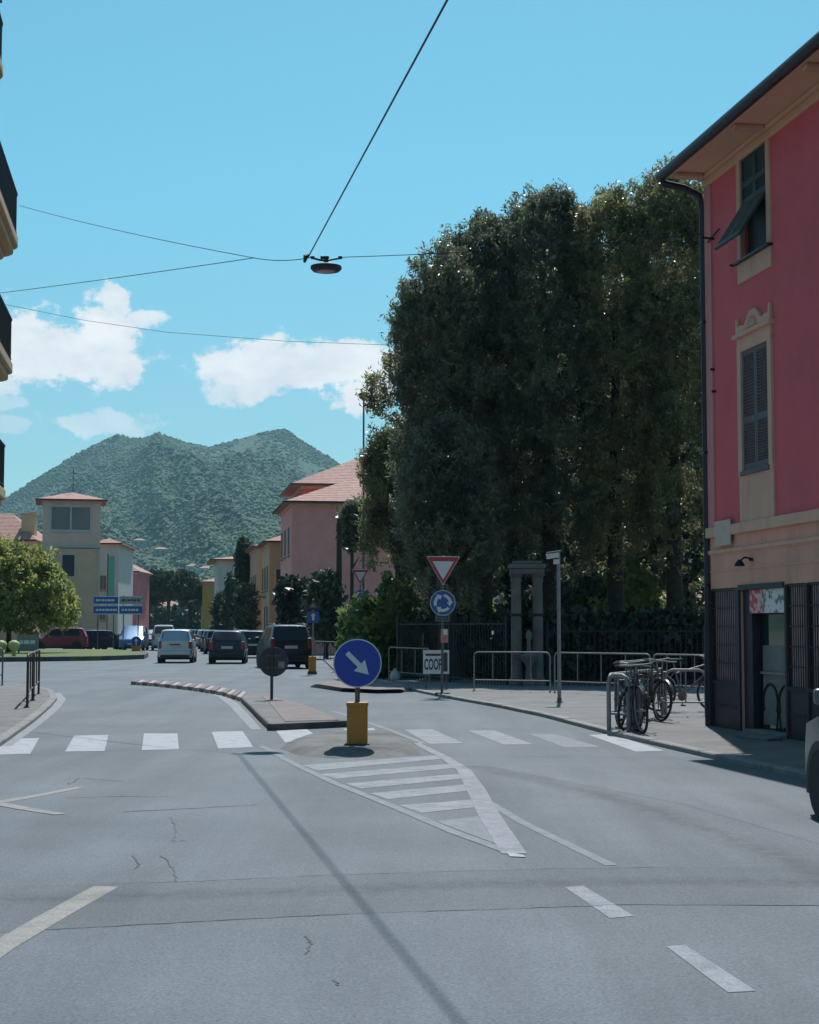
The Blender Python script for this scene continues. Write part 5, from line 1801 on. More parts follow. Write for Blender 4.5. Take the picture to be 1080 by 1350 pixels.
b = MB(); b.tube([(0, 0, -.05), (0, 0, 3), (0, 0, zz(524))], [.075, .06, .04], 12); b.build('pole', M_STEEL_DULL, t, smooth=40)
b = MB(); b.lathe([(.0, .0), (.12, .0), (.2, .08), (.22, .2), (.15, .33), (.0, .37)], 18, (-.04, 0, zz(524) - .02)); b.build('lamp_head', M_DARKMETAL, t, smooth=50)
b = MB(); b.lathe([(.12, 0), (.12, .5), (.08, .6)], 12); b.build('base_sleeve', M_STEEL_DULL, t)
Y = 84; k = F / Y
t = empty('utility_pole', at_base(447, Y, 0), 0, 'thick dark utility pole standing before the salmon house', 'pole')
zz = lambda y: (829 - y) / k + H
b = MB(); b.tube([(0, 0, -.1), (0, 0, zz(684))], [.2, .13], 10); b.build('pole', M_BARK, t, smooth=40)
b = MB(); b.bounds(-.16, .16, -.16, .16, zz(700), zz(698)); b.bounds(-.05, .05, -.6, .6, zz(690), zz(688)); b.build('collar', M_DARKMETAL, t)

Y = 43.0; k = F / Y
t = empty('stone_gate', at_base(695, Y, .064), 0, 'grey stone gate of two round columns under a lintel, in tree shade', 'gate')
zz = lambda y: (829 - y) / k + H - .064
for x in (-.29, .29):
    b = MB(); zt = zz(757)
    prof = [(.19, -.05), (.19, .16), (.165, .2), (.165, .25), (.15, .28)]
    prof += [(.15 - .018 * j / 6, .28 + (zt - .5) * j / 6) for j in range(1, 7)]
    prof += [(.155, zt - .18), (.155, zt - .14), (.14, zt - .12), (.18, zt - .04), (.2, zt - .03), (.2, zt)]
    b.lathe(prof, 20, (x, 0, 0)); c_ = b.build('column', M_STONE, t, smooth=40)
    b = MB(); b.lathe([(.15, 1.85), (.165, 1.86), (.165, 1.92), (.15, 1.93)], 20, (x, 0, 0)); b.build('band', M_DARKMETAL, c_)
b = MB(); b.bounds(-.46, .46, -.22, .22, zz(757), zz(750)); b.bounds(-.5, .5, -.26, .26, zz(749.9), zz(744)); b.bounds(-.4, .4, -.2, .2, zz(743.9), zz(740))
b.build('lintel', M_STONE, t, bevel=.025)
b = MB(); b.lathe([(.16, -.05), (.16, .12), (.1, .2), (.08, .5), (.14, .62), (.24, .72), (.26, .8), (.2, .82), (.06, .9), (.05, 1.2), (.09, 1.3), (.07, 1.42), (0, 1.5)], 18, (.02, -.35, 0))
b.build('urn', M_STONE, t, smooth=45)
# iron park railings between gate and street
def railing(name, a, c, h, label, step=.14, group=None):
    a, c = Vector(a), Vector(c)
    t = empty(name, a, math.atan2(c.y - a.y, c.x - a.x), label, 'fence', group)
    L_ = (c - a).length
    b = MB(); b.bounds(0, L_, -.02, .02, h - .12, h - .08); b.bounds(0, L_, -.02, .02, .12, .16); b.build('rail', M_DARKMETAL, t)
    b = MB(); n_ = int(L_ / step)
    for i in range(n_ + 1):
        x = L_ * i / n_; b.bounds(x - .009, x + .009, -.009, .009, -.02, h)
    b.build('pickets', M_DARKMETAL, t)
    for x in [L_ * i / max(1, int(L_ / 2.4)) for i in range(int(L_ / 2.4) + 1)]:
        b = MB(); b.bounds(x - .035, x + .035, -.035, .035, -.05, h + .12); b.build('post', M_DARKMETAL, t)
    return t


pa = [at_base(x, Y, .064) for x, Y in ((525, 48), (668, 43.3), (722, 43), (948, 41.5))]
railing('park_railing', pa[0], pa[1], 1.75, 'dark iron park railing running from the green shrub to the stone gate')
railing('park_railing', pa[2], pa[3], 1.55, 'dark iron park railing running from the stone gate to the pink building')

# tubular pavement barriers
def barrier(p0, p1, h, label, n_in=3, mat=M_STEEL, r=.018, z=.060, grp='tubular pavement barriers'):
    a, c = Vector((p0.x, p0.y, z)), Vector((p1.x, p1.y, z))
    t = empty('pavement_barrier', a, math.atan2(c.y - a.y, c.x - a.x), label, 'barrier', grp)
    L_ = (c - a).length; q = min(.1, L_ * .3)
    b = MB()
    b.tube([(0, 0, -.05), (0, 0, h - q), (q * .3, 0, h - q * .3), (q, 0, h), (L_ - q, 0, h), (L_ - q * .3, 0, h - q * .3), (L_, 0, h - q), (L_, 0, -.05)], r, 10)
    b.build('hoop', mat, t, smooth=50)
    b = MB(); b.tube([(0, 0, h * .28), (L_, 0, h * .28)], r * .7, 8); b.build('lower_rail', mat, t)
    for i in range(n_in):
        x = L_ * (i + 1) / (n_in + 1)
        b = MB(); b.tube([(x, 0, h * .28), (x, 0, h - .005)], r * .6, 8); b.build('upright', mat, t)
    for x in (0, L_):
        b = MB(); b.lathe([(r + .03, 0), (r + .03, .012), (r, .015)], 10, (x, 0, 0)); b.build('foot', mat, t)
    return t


def gb(px, Y): return at_base(px, Y)
barrier(gb(625, 39.5), gb(725, 38.6), .95, 'tubular steel barrier in front of the stone gate')
barrier(gb(731, 38.4), gb(857, 36.2), .95, 'tubular steel barrier running behind the camera pole')
barrier(gb(861, 36.0), gb(934, 34.5), .95, 'tubular steel barrier ending at the pink building downpipe')
barrier(gb(513, 47), gb(566, 43.5), .98, 'tubular steel barrier between the blue bin and the shop board', 2)
barrier(gb(416, 67), gb(450, 62), 1.0, 'tubular steel barrier beside the far square sign', 4)
# blue bin, pale sack
t = empty('street_bin', at_base(503, 50, .060), 0, 'blue rectangular street bin behind the keep-right disc', 'bin')
b = MB(); b.prism([(-.26, -.22), (.26, -.22), (.26, .22), (-.26, .22)], .05, 1.12); b.build('bin_body', pm('bin_blue', (.03, .14, .30), .5, var=.15), t, bevel=.03)
b = MB(); b.bounds(-.28, .28, -.25, .24, 1.12, 1.2); b.build('lid', pm('bin_lid', (.05, .19, .36), .5), t, bevel=.02)
b = MB(); b.bounds(-.2, -.12, -.2, .2, -.02, .06); b.bounds(.12, .2, -.2, .2, -.02, .06); b.build('feet', M_BLACK, t)
b = MB(); b.lathe([(.0, -.01), (.2, .0), (.26, .12), (.24, .28), (.14, .42), (.06, .5), (.09, .56), (0, .57)], 12)
o = b.build('white_sack', pm('sack_white', (.5, .5, .5), .7, var=.15, bump=.5, bscale=9), None, smooth=60); o.location = at_base(521, 47.6, .060); o.scale = (.62, .62, .62)
tag(o, 'white tied sack lying beside the blue bin', 'sack')
# left pavement hoops seen end-on
la, lb = G(34, 931, .060), G(47, 920, .060)
M_DK = pm('brown_steel', (.06, .055, .055), .6, .4, var=.3)
barrier(G(36, 933, .060), G(43, 924, .060), 1.02, 'brown steel hoop barrier at the kerb corner of the left pavement', 1, M_DK, .026, grp='brown hoop barriers on the left pavement')
barrier(G(44, 923, .060), G(51, 915, .060), 1.02, 'brown steel hoop barrier just behind the kerb corner hoop', 1, M_DK, .026, grp='brown hoop barriers on the left pavement')
barrier(G(-25, 903, .060), G(3, 903.5, .060), 1.0, 'steel barrier along the back edge of the left pavement', 2, M_STEEL_DULL, .024, grp='brown hoop barriers on the left pavement')
# ------------------------------------------------------------------ bicycles and racks
def bicycle(loc, rz, lean, frame_mat, label, tag_pts=True, steer=.0, basket=False):
    t = empty('bicycle', loc, rz, label, 'bicycle', 'bicycles at the pavement racks')
    t.rotation_euler = (0, lean, rz)
    # local: y forward, wheels in the yz plane
    rw = .335
    hubs = ((0, -.52, rw), (0, .54, rw))
    for i, hpos in enumerate(hubs):
        w = empty('wheel', hpos); w.parent = t
        if i: w.rotation_euler = (0, 0, steer)
        b = MB()
        n = 32
        ring = [(0, rw * .985 * math.cos(2 * math.pi * k / n), rw * .985 * math.sin(2 * math.pi * k / n)) for k in range(n + 1)]
        b.tube([(x, y * .965, z * .965) for x, y, z in ring], .021, 8, False); b.build('tyre', M_BLACK, w, smooth=60)
        b = MB(); b.tube([(x, y * .91, z * .91) for x, y, z in ring], .012, 6, False); b.build('rim', M_STEEL, w, smooth=60)
        b = MB()
        for k in range(14):
            a = 2 * math.pi * k / 14
            b.tube([((.02 if k % 2 else -.02), 0, 0), (0, rw * .9 * math.cos(a), rw * .9 * math.sin(a))], .0022, 4)
        b.tube([(-.05, 0, 0), (.05, 0, 0)], .02, 8); b.build('spokes', M_STEEL, w)
        b = MB()
        arc = [(0, (rw + .03) * math.cos(R(20 + 150 * k / 14)), (rw + .03) * math.sin(R(20 + 150 * k / 14))) for k in range(15)]
        for sx in (-.022, .022): pass
        vs = []; fs = []
        for k, p in enumerate(arc):
            vs += [(-.026, p[1], p[2] - .006), (0, p[1], p[2] + .006), (.026, p[1], p[2] - .006)]
            if k: fs += [((k - 1) * 3 + j, (k - 1) * 3 + j + 1, k * 3 + j + 1, k * 3 + j) for j in (0, 1)]
        b.add(vs, fs); b.build('mudguard', frame_mat, w)
    bb, st, hd0, hd1, ft = (0, -.08, .29), (0, -.22, .80), (0, .36, .86), (0, .40, .72), (0, .54, rw)
    b = MB()
    b.tube([bb, st], .016, 8); b.tube([bb, hd1], .019, 8); b.tube([(0, -.20, .70), hd0], .016, 8); b.tube([hd0, hd1], .02, 8)
    for s in (-.045, .045):
        b.tube([bb, (s, -.30, .31), (s, -.52, rw)], .010, 6); b.tube([(0, -.205, .74), (s, -.52, rw)], .009, 6)
    b.build('frame', frame_mat, t, smooth=50)
    b = MB()
    for s in (-.05, .05): b.tube([hd1, (s, .43, .66), (s, .54, rw)], .012, 6)
    b.build('fork', frame_mat, t, smooth=50)
    b = MB(); b.tube([hd0, (0, .345, .98)], .013, 8)
    ca, sa = math.cos(steer), math.sin(steer)
    hb_ = [(-.28, -.12, .99), (-.24, .02, 1.0), (-.1, .05, .99), (.1, .05, .99), (.24, .02, 1.0), (.28, -.12, .99)]
    b.tube([(x * ca - y * sa, .345 + x * sa + y * ca, z) for x, y, z in hb_], .012, 8); hbo = b.build('handlebar', M_STEEL, t, smooth=50)
    b = MB()
    for e_, f_ in ((hb_[0], hb_[1]), (hb_[5], hb_[4])):
        p, q = Vector(e_), Vector(e_).lerp(Vector(f_), .75)
        b.tube([(v.x * ca - v.y * sa, .345 + v.x * sa + v.y * ca, v.z) for v in (p, q)], .018, 8)
    b.build('grip', M_BLACK, hbo)
    b = MB(); b.tube([st, (0, -.245, .92)], .012, 8); b.build('seat_post', M_STEEL, t)
    b = MB(); b.prism(rounded([(-.09, -.40), (.09, -.40), (.05, -.20), (.025, -.06), (-.025, -.06), (-.05, -.20)], .05), .92, .975); b.build('saddle', M_BLACK, t, bevel=.018)
    b = MB(); b.lathe([(.0, .035), (.09, .035), (.09, .045), (0, .045)], 20, bb, 'X'); b.tube([(.05, -.08, .29), (.06, -.08, .12)], .01, 6); b.tube([(-.05, -.08, .29), (-.06, -.08, .46)], .01, 6)
    cr = b.build('crank', M_STEEL_DULL, t)
    b = MB(); b.bounds(.06, .15, -.12, -.04, .11, .13); b.bounds(-.15, -.06, -.12, -.04, .45, .47); b.build('pedal', M_BLACK, cr)
    b = MB(); b.tube([(.04, -.08, .38), (.04, -.52, rw + .035), (.04, -.56, rw), (.04, -.52, rw - .035), (.04, -.08, .2), (.04, .0, .29), (.04, -.08, .38)], .006, 4); b.build('chain', M_BLACK, cr)
    b = MB(); b.bounds(-.06, .06, -.70, -.32, .72, .735)
    for s in (-.05, .05): b.tube([(s, -.66, .72), (s, -.53, rw)], .005, 5)
    b.build('rear_carrier', M_STEEL_DULL, t)
    if basket:
        b = MB(); n_ = 7
        for i in range(n_ + 1):
            x = -.17 + .34 * i / n_
            b.tube([(x, .47, 1.0), (x * .8, .50, .78)], .004, 4); b.tube([(x, .72, 1.0), (x * .8, .68, .78)], .004, 4)
        for z, s, y0_, y1_ in ((1.0, 1, .47, .72), (.89, .9, .485, .7), (.78, .8, .5, .68)):
            b.tube([(-.17 * s, y0_, z), (.17 * s, y0_, z), (.17 * s, y1_, z), (-.17 * s, y1_, z), (-.17 * s, y0_, z)], .005, 4)
        b.build('basket', M_STEEL_DULL, t)
    return t


def rack(p0, p1, h, label, r=.026, mat=M_STEEL):
    a, c = Vector((p0.x, p0.y, .060)), Vector((p1.x, p1.y, .060))
    t = empty('bicycle_rack', a, math.atan2(c.y - a.y, c.x - a.x), label, 'bicycle rack', 'bicycle racks on the pavement')
    L_ = (c - a).length; q = .12
    b = MB()
    b.tube([(0, 0, -.05), (0, 0, h - q), (q * .3, 0, h - q * .3), (q, 0, h), (L_ - q, 0, h), (L_ - q * .3, 0, h - q * .3), (L_, 0, h - q), (L_, 0, -.05)], r, 12)
    b.build('hoop', mat, t, smooth=50)
    b = MB(); b.tube([(0, 0, h * .30), (L_, 0, h * .30)], r * .6, 8); b.build('lower_rail', mat, t)
    n_ = max(2, int(L_ / .35))
    for i in range(1, n_):
        b = MB(); b.tube([(L_ * i / n_, 0, h * .30), (L_ * i / n_, 0, h - .01)], r * .5, 8); b.build('upright', mat, t)
    for x in (0, L_):
        b = MB(); b.lathe([(r + .03, 0), (r + .03, .012), (r, .015)], 12, (x, 0, 0)); b.build('foot', mat, t)
    return t


rack(G(803, 962, .060), G(829, 964, .060), .82, 'short near hoop of the bicycle rack at the crossing', .034)
rack(G(803, 961, .060) + Vector((.02, .12, 0)), G(874, 944, .060), .82, 'steel rack hoop running back beside the leaning bicycles')
rack(G(878, 944, .060), G(931, 944, .060), .80, 'steel rack hoop before the purple bicycle at the pink building')
M_BK1 = pm('bike_black', (.02, .02, .025), .35, .2, coat=.4); M_BK2 = pm('bike_grey', (.10, .10, .11), .35, .4, coat=.3)
M_BK3 = pm('bike_purple', (.09, .055, .075), .35, .2, coat=.4); M_BK4 = pm('bike_silver', (.3, .31, .32), .35, .6)
z_b = .060
bp0 = G(850, 968, .060)
bicycle(Vector((bp0.x + .02, bp0.y + .62, z_b)), R(180 - 4), R(4), M_BK1, 'dark bicycle facing the road with its front wheel out at the kerb', steer=R(12))
bp1 = G(834, 966, .060)
bicycle(Vector((bp1.x + .04, bp1.y + .80, z_b)), R(180 + 6), R(-3), M_BK2, 'grey bicycle with basket standing inside the near rack hoop', basket=True)
bicycle(Vector((bp1.x + .06, bp1.y + 1.0, z_b)), R(180 - 12), R(-9), M_BK1, 'black bicycle leaning against the near leg of the rack', steer=R(-20))
bp2 = G(856, 952, .060)
bicycle(Vector((bp2.x, bp2.y + .9, z_b)), R(168), R(5), M_BK4, 'silver bicycle parked behind the dark one on the rack', steer=R(25))
for f_, rz_, ln_, m_, st_, lab in ((.30, 176, 5, M_BK2, -15, 'grey bicycle third along the rack, handlebar turned away'), (.62, 188, -6, M_BK1, 10, 'black bicycle fifth along the rack behind the silver one'),
                                   (.86, 172, 6, M_BK2, 30, 'grey bicycle at the far leg of the long rack hoop')):
    q_ = G(808, 961, .060).lerp(G(878, 944, .060), f_)
    bicycle(Vector((q_.x + .10, q_.y + .25, z_b)), R(rz_), R(ln_), m_, lab, steer=R(st_))
bp3 = G(905, 939, .060)
bicycle(Vector((bp3.x + .05, bp3.y + .35, z_b)), R(-84), R(4), M_BK3, 'purple bicycle standing side-on behind the rack by the pink building')
# ------------------------------------------------------------------ cars
def panel(quad, m0, m1, off, rad, mat, name, par, th=.012):
    """rounded pane inside quad (A,B,C,D: bottom-left, bottom-right, top-right, top-left), margins as fractions, pushed outwards by off"""
    A, B, C, D = [Vector(q) for q in quad]
    nrm = (B - A).cross(D - A).normalized()

    def uv(u, v): return (A.lerp(B, u)).lerp(D.lerp(C, u), v)
    W = ((B - A).length + (C - D).length) / 2; Hh = ((D - A).length + (C - B).length) / 2
    pts = rounded([(m0 * W, m1 * Hh), (W - m0 * W, m1 * Hh), (W - m0 * W, Hh - m1 * Hh), (m0 * W, Hh - m1 * Hh)], rad, 3)
    b = MB()
    n = len(pts)
    f_ = [uv(p[0] / W, p[1] / Hh) + nrm * off for p in pts]
    k_ = [v - nrm * th for v in f_]
    b.add(f_ + k_, [tuple(range(n)), tuple(range(2 * n - 1, n - 1, -1))] + [(i, (i + 1) % n, (i + 1) % n + n, i + n) for i in range(n)])
    return b.build(name, mat, par)


def car_paint(name, col, metal=.3):
    return pm(name, col, .36, metal, var=.05, scale=2, coat=.25, spec=.35)


M_CARGLASS = pm('car_glass', (.010, .012, .016), .08, var=.2, spec=.35)
M_WINDSCREEN = pm('windscreen_glass', (.015, .018, .022), .3, var=.2, spec=.3)
M_TAIL = pm('tail_light_red', (.22, .015, .015), .25, coat=.5)
M_HEAD = pm('headlight_clear', (.45, .46, .48), .15, .3)
M_PLATE = pm('number_plate', (.45, .45, .44), .5, var=.05)
M_TRIM = pm('black_trim', (.02, .02, .022), .6)
M_RIM = pm('alloy_rim', (.30, .30, .31), .35, .8)


def car(loc, heading, paint, label, group, L=3.65, W=1.62, Ht=1.52, belt=.96, hood=.90, hood_l=.95, ws=.72, rear=.30, rails=False, trunk=0., lights='rear', detail=True):
    """local y forward; origin on the ground under the middle. heading: rotation about z"""
    t = empty('parked_car' if 'parked' in label else 'car', loc, heading, label, 'car', group)
    y0, y1 = -L / 2, L / 2
    hw = W / 2
    # stations: y, top z, belt z, half width top, half width belt, half width sill, sill z
    S_ = []
    if trunk:
        S_ += [(y0, belt - .06, belt - .1, hw * .80, hw * .88, hw * .84, .34), (y0 + .06, belt + .0, belt - .06, hw * .84, hw * .95, hw * .92, .26), (y0 + trunk, belt + .05, belt, hw * .84, hw * .98, hw * .97, .24)]
        S_ += [(y0 + trunk + rear, Ht - .04, belt, hw * .70, hw * .99, hw * .98, .24)]
    else:
        S_ += [(y0, belt + .02, belt - .06, hw * .84, hw * .92, hw * .88, .34), (y0 + .06, belt + .10, belt, hw * .84, hw * .96, hw * .94, .27), (y0 + rear, Ht - .05, belt, hw * .73, hw * .98, hw * .97, .24)]
    yr = S_[-1][0]
    yw1 = y1 - hood_l; yw0 = yw1 - ws
    S_ += [(yr + .18, Ht - .01, belt, hw * .76, hw, hw * .99, .22), ((yr + yw0) / 2 + .1, Ht, belt, hw * .77, hw, hw * .99, .22), (yw0 - .04, Ht - .03, belt - .01, hw * .76, hw, hw * .99, .22),
           (yw1, hood + .06, hood + .01, hw * .84, hw * .99, hw * .99, .22), (y1 - .32, hood - .06, hood - .12, hw * .80, hw * .97, hw * .97, .23), (y1 - .07, hood - .20, hood - .24, hw * .70, hw * .88, hw * .90, .26),
           (y1, hood - .32, hood - .36, hw * .62, hw * .78, hw * .82, .34)]

    def sec(s):
        y, zt, zb, wt, wb, wl, zs = s
        half = [(wl * .93, zs), (wl, zs + .10), (max(wl, wb) * 1.0, (zs + zb) * .5 + .05), (wb, zb), (wt, zt - .035), (wt * .82, zt), (wt * .4, zt + .012)]
        return [Vector((x, y, z)) for x, z in half] + [Vector((-x, y, z)) for x, z in reversed(half)]
    secs = [sec(s) for s in S_]
    n = len(secs[0])
    b = MB()
    vs = [v for s in secs for v in s]
    fs = []
    for i in range(len(secs) - 1):
        for k in range(n):
            fs.append((i * n + k, i * n + (k + 1) % n, (i + 1) * n + (k + 1) % n, (i + 1) * n + k))
    fs.append(tuple(range(n))); fs.append(tuple((len(secs) - 1) * n + k for k in range(n - 1, -1, -1)))
    b.add(vs, fs)
    b.build('body', paint, t, smooth=38, bevel=.02)
    ir = [i for i, s in enumerate(S_) if s[0] == yr][0]
    iw0 = len(S_) - 5; iw1 = len(S_) - 4
    # rear window between the belt station and the roof station
    a, c = secs[ir - 1], secs[ir]
    panel([a[n - 4 - 1 + 0] if False else a[9], a[4], c[4], c[9]], .04, .10, .012, .07, M_CARGLASS, 'rear_window', t)
    a, c = secs[iw1], secs[iw0]
    panel([a[4], a[9], c[9], c[4]], .03, .05, .012, .06, M_WINDSCREEN, 'windscreen', t)
    # side windows

    def side(y, v, sgn):
        for i in range(len(S_) - 1):
            if S_[i][0] <= y <= S_[i + 1][0]:
                f_ = (y - S_[i][0]) / (S_[i + 1][0] - S_[i][0])
                p3 = secs[i][3].lerp(secs[i + 1][3], f_); p4 = secs[i][4].lerp(secs[i + 1][4], f_)
                p = p3.lerp(p4, v); return Vector((p.x * sgn, p.y, p.z))
        return Vector((hw * sgn, y, belt))
    ym = (yr + yw1) / 2 - .05
    for sgn in (1, -1):
        for (ya, yb_, yc, yd) in ((ym + .06, yw1 - .22, yw0 + .02, ym + .04), (yr - .02 + .14, ym - .04, ym - .06, yr + .26)):
            q = [side(ya, .06, sgn), side(yb_, .06, sgn), side(yc, .90, sgn), side(yd, .90, sgn)]
            if sgn < 0: q = [q[1], q[0], q[3], q[2]]
            panel(q, .02, .04, .014, .05, M_CARGLASS, 'side_window', t)
        # handle, sill strip, mirror
        yh = ym - .25
        b = MB(); b.box((sgn * (hw + .0), yh, belt - .12), (.03, .16, .03)); b.build('door_handle', paint, t)
        b = MB(); b.box((sgn * (hw + .09), yw1 - .25, belt + .08), (.17, .09, .13)); b.build('mirror', paint, t, bevel=.03)
        b = MB(); b.box((sgn * (hw * .985), (y0 + y1) / 2, .27), (.05, L * .46, .1)); b.build('sill', M_TRIM, t)
    # wheels
    rw = .30 if Ht < 1.6 else .34
    for yy in (y0 + .68, y1 - .74):
        for sgn in (1, -1):
            b = MB(); b.slab([(yy + (rw + .055) * math.cos(a_), rw + (rw + .055) * math.sin(a_)) for a_ in [math.pi * k / 16 - .25 * 0 for k in range(17)]] + [(yy - rw - .055, .2), (yy + rw + .055, .2)], 0, .03)
            b.v = [(sgn * (hw * .995 - .02 + y * .9), x, z) for x, y, z in b.v]
            b.build('wheel_arch', M_TRIM, t)
            w = empty('wheel', (sgn * (hw - .085), yy, rw)); w.parent = t
            b = MB(); b.lathe([(rw * .62, -.09), (rw * .92, -.095), (rw, -.07), (rw, .07), (rw * .92, .095), (rw * .62, .09)], 26, (0, 0, 0), 'X'); b.build('tyre', M_BLACK, w, smooth=40)
            b = MB(); b.lathe([(.0, .07 * sgn), (rw * .14, .08 * sgn), (rw * .5, .06 * sgn), (rw * .63, .085 * sgn), (rw * .63, .0)], 22, (0, 0, 0), 'X')
            rim = b.build('rim', M_RIM, w, smooth=40)
            b = MB()
            for k in range(5):
                a_ = 2 * math.pi * (k + .5) / 5
                b.slab([(math.cos(a_ + s_) * r_, math.sin(a_ + s_) * r_) for s_, r_ in ((-.25, rw * .3), (.25, rw * .3), (.3, rw * .52), (-.3, rw * .52))], sgn * .075 - .004, sgn * .075 + .004)
            b.v = [(y, x, z) for x, y, z in b.v]
            b.build('rim_openings', M_BLACK, rim)
    # rear: bumper, lights, plate, skirt; front: grille, lights, plate
    b = MB(); b.box((0, y0 + .03, .47), (W * .88, .13, .22)); b.build('rear_bumper', paint, t, bevel=.04)
    b = MB(); b.box((0, y0 + .03, .33), (W * .80, .12, .09)); b.build('bumper_skirt', M_TRIM, t, bevel=.02)
    for sgn in (1, -1):
        z0, z1 = (belt - .34, belt + .02) if not rails else (belt - .3, belt + .12)
        b = MB(); b.box((sgn * hw * .83, y0 + .055, (z0 + z1) / 2), (.15, .13, z1 - z0)); b.build('tail_light', M_TAIL, t, bevel=.025)
        b = MB(); b.box((sgn * hw * .66, y1 - .13, hood - .22), (.30, .16, .14), rz=-sgn * .35); b.build('headlight', M_HEAD, t, bevel=.03)
    b = MB(); b.box((0, y0 - .012, belt - .24), (.52, .012, .115)); pl_ = b.build('number_plate', M_PLATE, t)
    b = MB(); b.box((0, y0 - .004, belt - .14), (.5, .03, .05)); b.build('hatch_trim', M_TRIM, t)
    b = MB(); b.box((0, y1 - .01, .42), (W * .78, .10, .30)); fbp = b.build('front_bumper', paint, t, bevel=.05)
    b = MB(); b.box((0, y1 + .043, .42), (W * .5, .02, .14)); b.build('grille', M_TRIM, fbp)
    b = MB(); b.box((0, y1 + .056, .50), (.50, .012, .11)); b.build('number_plate', M_PLATE, t)
    b = MB(); b.bounds(-hw * .8, hw * .8, y0 + .3, y1 - .35, .16, .26); b.build('underbody', M_BLACK, t)
    if rails:
        for sgn in (1, -1):
            b = MB(); b.tube([(sgn * hw * .68, yr + .15, Ht - .01), (sgn * hw * .68, yr + .25, Ht + .05), (sgn * hw * .68, yw0 - .15, Ht + .05), (sgn * hw * .68, yw0 - .05, Ht - .01)], .016, 6); b.build('roof_rail', M_STEEL, t)
    b = MB(); b.tube([(0, yr + .3, Ht), (0, yr + .12, Ht + .18)], .006, 5); b.build('aerial', M_BLACK, t)
    return t


P_SILVER = car_paint('paint_silver', (.42, .45, .49), .5); P_BLACK = car_paint('paint_black', (.012, .013, .02), .2)
P_NAVY = car_paint('paint_navy', (.012, .016, .035), .3); P_RED = car_paint('paint_red', (.22, .015, .03), .1)
P_BLUE = car_paint('paint_blue', (.07, .15, .27), .4); P_WHITE = car_paint('paint_white', (.55, .56, .57), 0.); P_GREY = car_paint('paint_grey', (.12, .125, .135), .4)
def cb(px, Y, z=0.): return at_base(px, Y, z)
HS = ST + .0
car(cb(234.5, 75.5), HS * .5, P_SILVER, 'silver small hatchback driving away down the street', 'cars on the street ahead', L=3.6, W=1.64, Ht=1.55, belt=1.0, rear=.26)
car(cb(302, 74), HS * .45, P_NAVY, 'navy hatchback with dark rear window driving behind the silver car', 'cars on the street ahead', L=3.9, W=1.66, Ht=1.5, belt=.98, rear=.34)
car(cb(374, 65), R(13), P_BLACK, 'black sport utility car turning left out of the roundabout', 'cars on the street ahead', L=4.1, W=1.76, Ht=1.74, belt=1.1, hood=1.0, rear=.34, rails=True)
car(cb(331, 88), HS, P_BLACK, 'black hatchback half hidden behind the navy one', 'cars on the street ahead', L=3.9, W=1.66, Ht=1.48)
car(cb(216, 118), HS, P_WHITE, 'white van-like car ahead of the silver hatchback', 'cars on the street ahead', L=4.4, W=1.75, Ht=1.85, belt=1.1, hood=1.0, rear=.12)
for i, (px, Y, pt, lab) in enumerate(((281, 112, P_GREY, 'parked grey car behind the navy hatchback, right side of the street'), (276, 126, P_BLACK, 'parked black car in the row along the right kerb'), (271, 141, P_SILVER, 'parked silver car in the row along the right kerb'),
                                      (266, 157, P_NAVY, 'parked navy car in the row along the right kerb'), (261, 176, P_GREY, 'parked grey car far down the right kerb'), (256, 200, P_BLACK, 'parked black car far down the right kerb'), (250, 230, P_WHITE, 'parked white car at the far end of the right kerb'),
                                      (338, 98, P_GREY, 'parked grey car under the yellow house'), (346, 108, P_BLACK, 'parked black car before the tan house wall'), (318, 101, P_SILVER, 'parked silver car between the navy and black hatchbacks'), (287, 102, P_BLACK, 'parked black car first in the row along the right kerb'))):
    car(cb(px, Y), HS, pt, lab, 'cars parked along the right kerb', L=3.9, W=1.68, Ht=1.49)
for i, (px, Y, pt, lab) in enumerate(((202, 135, P_BLACK, 'parked black car behind the blue van, left side of the street'), (204, 155, P_SILVER, 'parked silver car along the left kerb'), (206, 180, P_GREY, 'parked grey car along the left kerb'), (210, 215, P_WHITE, 'parked white car far along the left kerb'))):
    car(cb(px, Y), HS + math.pi, pt, lab, 'cars parked along the left kerb', L=3.9, W=1.68, Ht=1.49)
car(cb(177, 116), math.pi + HS * .4, P_BLUE, 'blue van-like car facing the roundabout beside the grass strip', 'cars left of the roundabout', L=4.2, W=1.8, Ht=1.80, belt=1.1, hood=1.02, hood_l=.8, ws=.8)
car(cb(78, 117), R(90 + 6), P_RED, 'dark red people carrier seen side-on behind the grass strip', 'cars left of the roundabout', L=4.1, W=1.72, Ht=1.66, belt=1.02)
car(cb(112, 120), R(120), P_NAVY, 'navy parked car nosed in behind the red people carrier', 'cars left of the roundabout', L=3.9, W=1.68, Ht=1.5)
car(cb(137, 121), R(-60), P_BLACK, 'black parked car nearest the direction boards', 'cars left of the roundabout', L=4.1, W=1.7, Ht=1.48)
# car just entering on the right: only its rear corner shows
rc = G(1080, 1078)
car(Vector((rc.x + .86, rc.y - 1.4, 0)), R(3), P_GREY, 'grey car at the shaded kerb before the shop, only its corner in view', 'cars at the shop kerb', L=3.9, W=1.7, Ht=1.5)
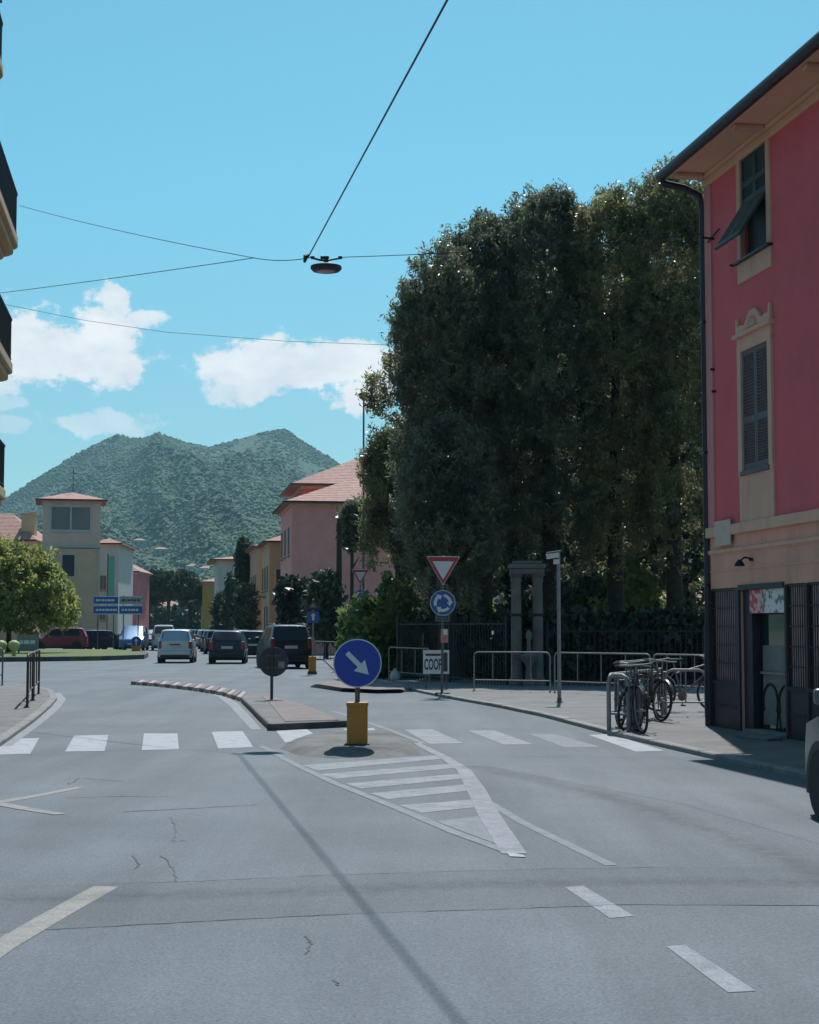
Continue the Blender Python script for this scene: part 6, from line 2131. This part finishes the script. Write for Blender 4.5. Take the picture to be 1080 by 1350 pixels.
# ------------------------------------------------------------------ hanging lamp and overhead cables
LY = 25.4; lk = F / LY
lp0 = P(430, 352, LY)
t = empty('hanging_street_lamp', lp0, 0, 'dark disc-shaped street lamp hanging from crossing cables', 'street lamp')
b = MB(); b.lathe([(.0, .035), (.08, .04), (.19, .03), (.25, .01), (.255, -.025), (.22, -.065), (.17, -.078), (.0, -.078)], 28); b.build('lamp_body', M_GUTTER, t, smooth=45)
b = MB(); b.lathe([(.0, -.092), (.12, -.088), (.145, -.079), (.145, -.076)], 24); b.build('diffuser', pm('lamp_diffuser', (.30, .26, .26), .3), t, smooth=45)
b = MB(); b.lathe([(.035, .03), (.035, .13), (.05, .14), (.05, .17), (0, .17)], 12); b.build('stem', M_GUTTER, t)
zc_ = P(430, 338, LY).z - lp0.z
b = MB(); b.tube([(-.22, 0, zc_ - .03), (-.1, 0, .11), (0, 0, .10), (.1, 0, .12), (.23, 0, zc_ - .03)], .014, 6)
for x in (-.22, -.06, .23): b.lathe([(0, -.03), (.03, -.02), (.035, .02), (0, .035)], 10, (x, 0, zc_ - .02))
b.build('cable_clamps', M_GUTTER, t)
b = MB(); b.tube([(-.27, 0, zc_ + .02), (-.33, 0, zc_ - .0), (-.35, 0, zc_ - .1)], [.02, .045, .02], 8); b.build('cable_box', M_GUTTER, t)


def cable(pts, r, label, sag=0.0):
    out = []
    for i in range(len(pts) - 1):
        a, c = Vector(pts[i]), Vector(pts[i + 1])
        for k in range(10):
            tt = k / 10
            p = a.lerp(c, tt); p.z -= sag * 4 * tt * (1 - tt)
            out.append(p)
    out.append(Vector(pts[-1]))
    o0 = out[0].copy()
    b = MB(); b.tube([p - o0 for p in out], r, 6)
    o = b.build('overhead_cable', M_GUTTER, None); o.location = o0
    return tag(o, label, 'cable', 'overhead street lighting cables')


hook_w = CORNER + FD * (hk[0] - .15) + FN * .2; hook_w.z = hk[1] + .13
node = P(335, 340, 26.5)
cable([P(26, 271, 38), node], .0068, 'cable from the balcony corner to the cable junction', .06)
cable([P(-30, 390, 38), node], .0068, 'cable rising from below the upper balcony to the junction', .02)
cable([node, P(412, 339, LY), P(455, 339, LY), hook_w], .0068, 'cable holding the lamp, from the junction to the pink building', .05)
c0, c1 = P(408, 336, LY), P(592, -4, 13.3)
cable([c0, c1, c1 + (c1 - c0) * .8], .0115, 'thick twisted cable rising overhead from the hanging lamp', .0)
cable([P(-30, 394, 60), P(110, 422, 58), P(220, 438, 57), P(380, 450, 56), P(545, 456, 54)], .008, 'thin far cable crossing the sky into the tree tops', .0)
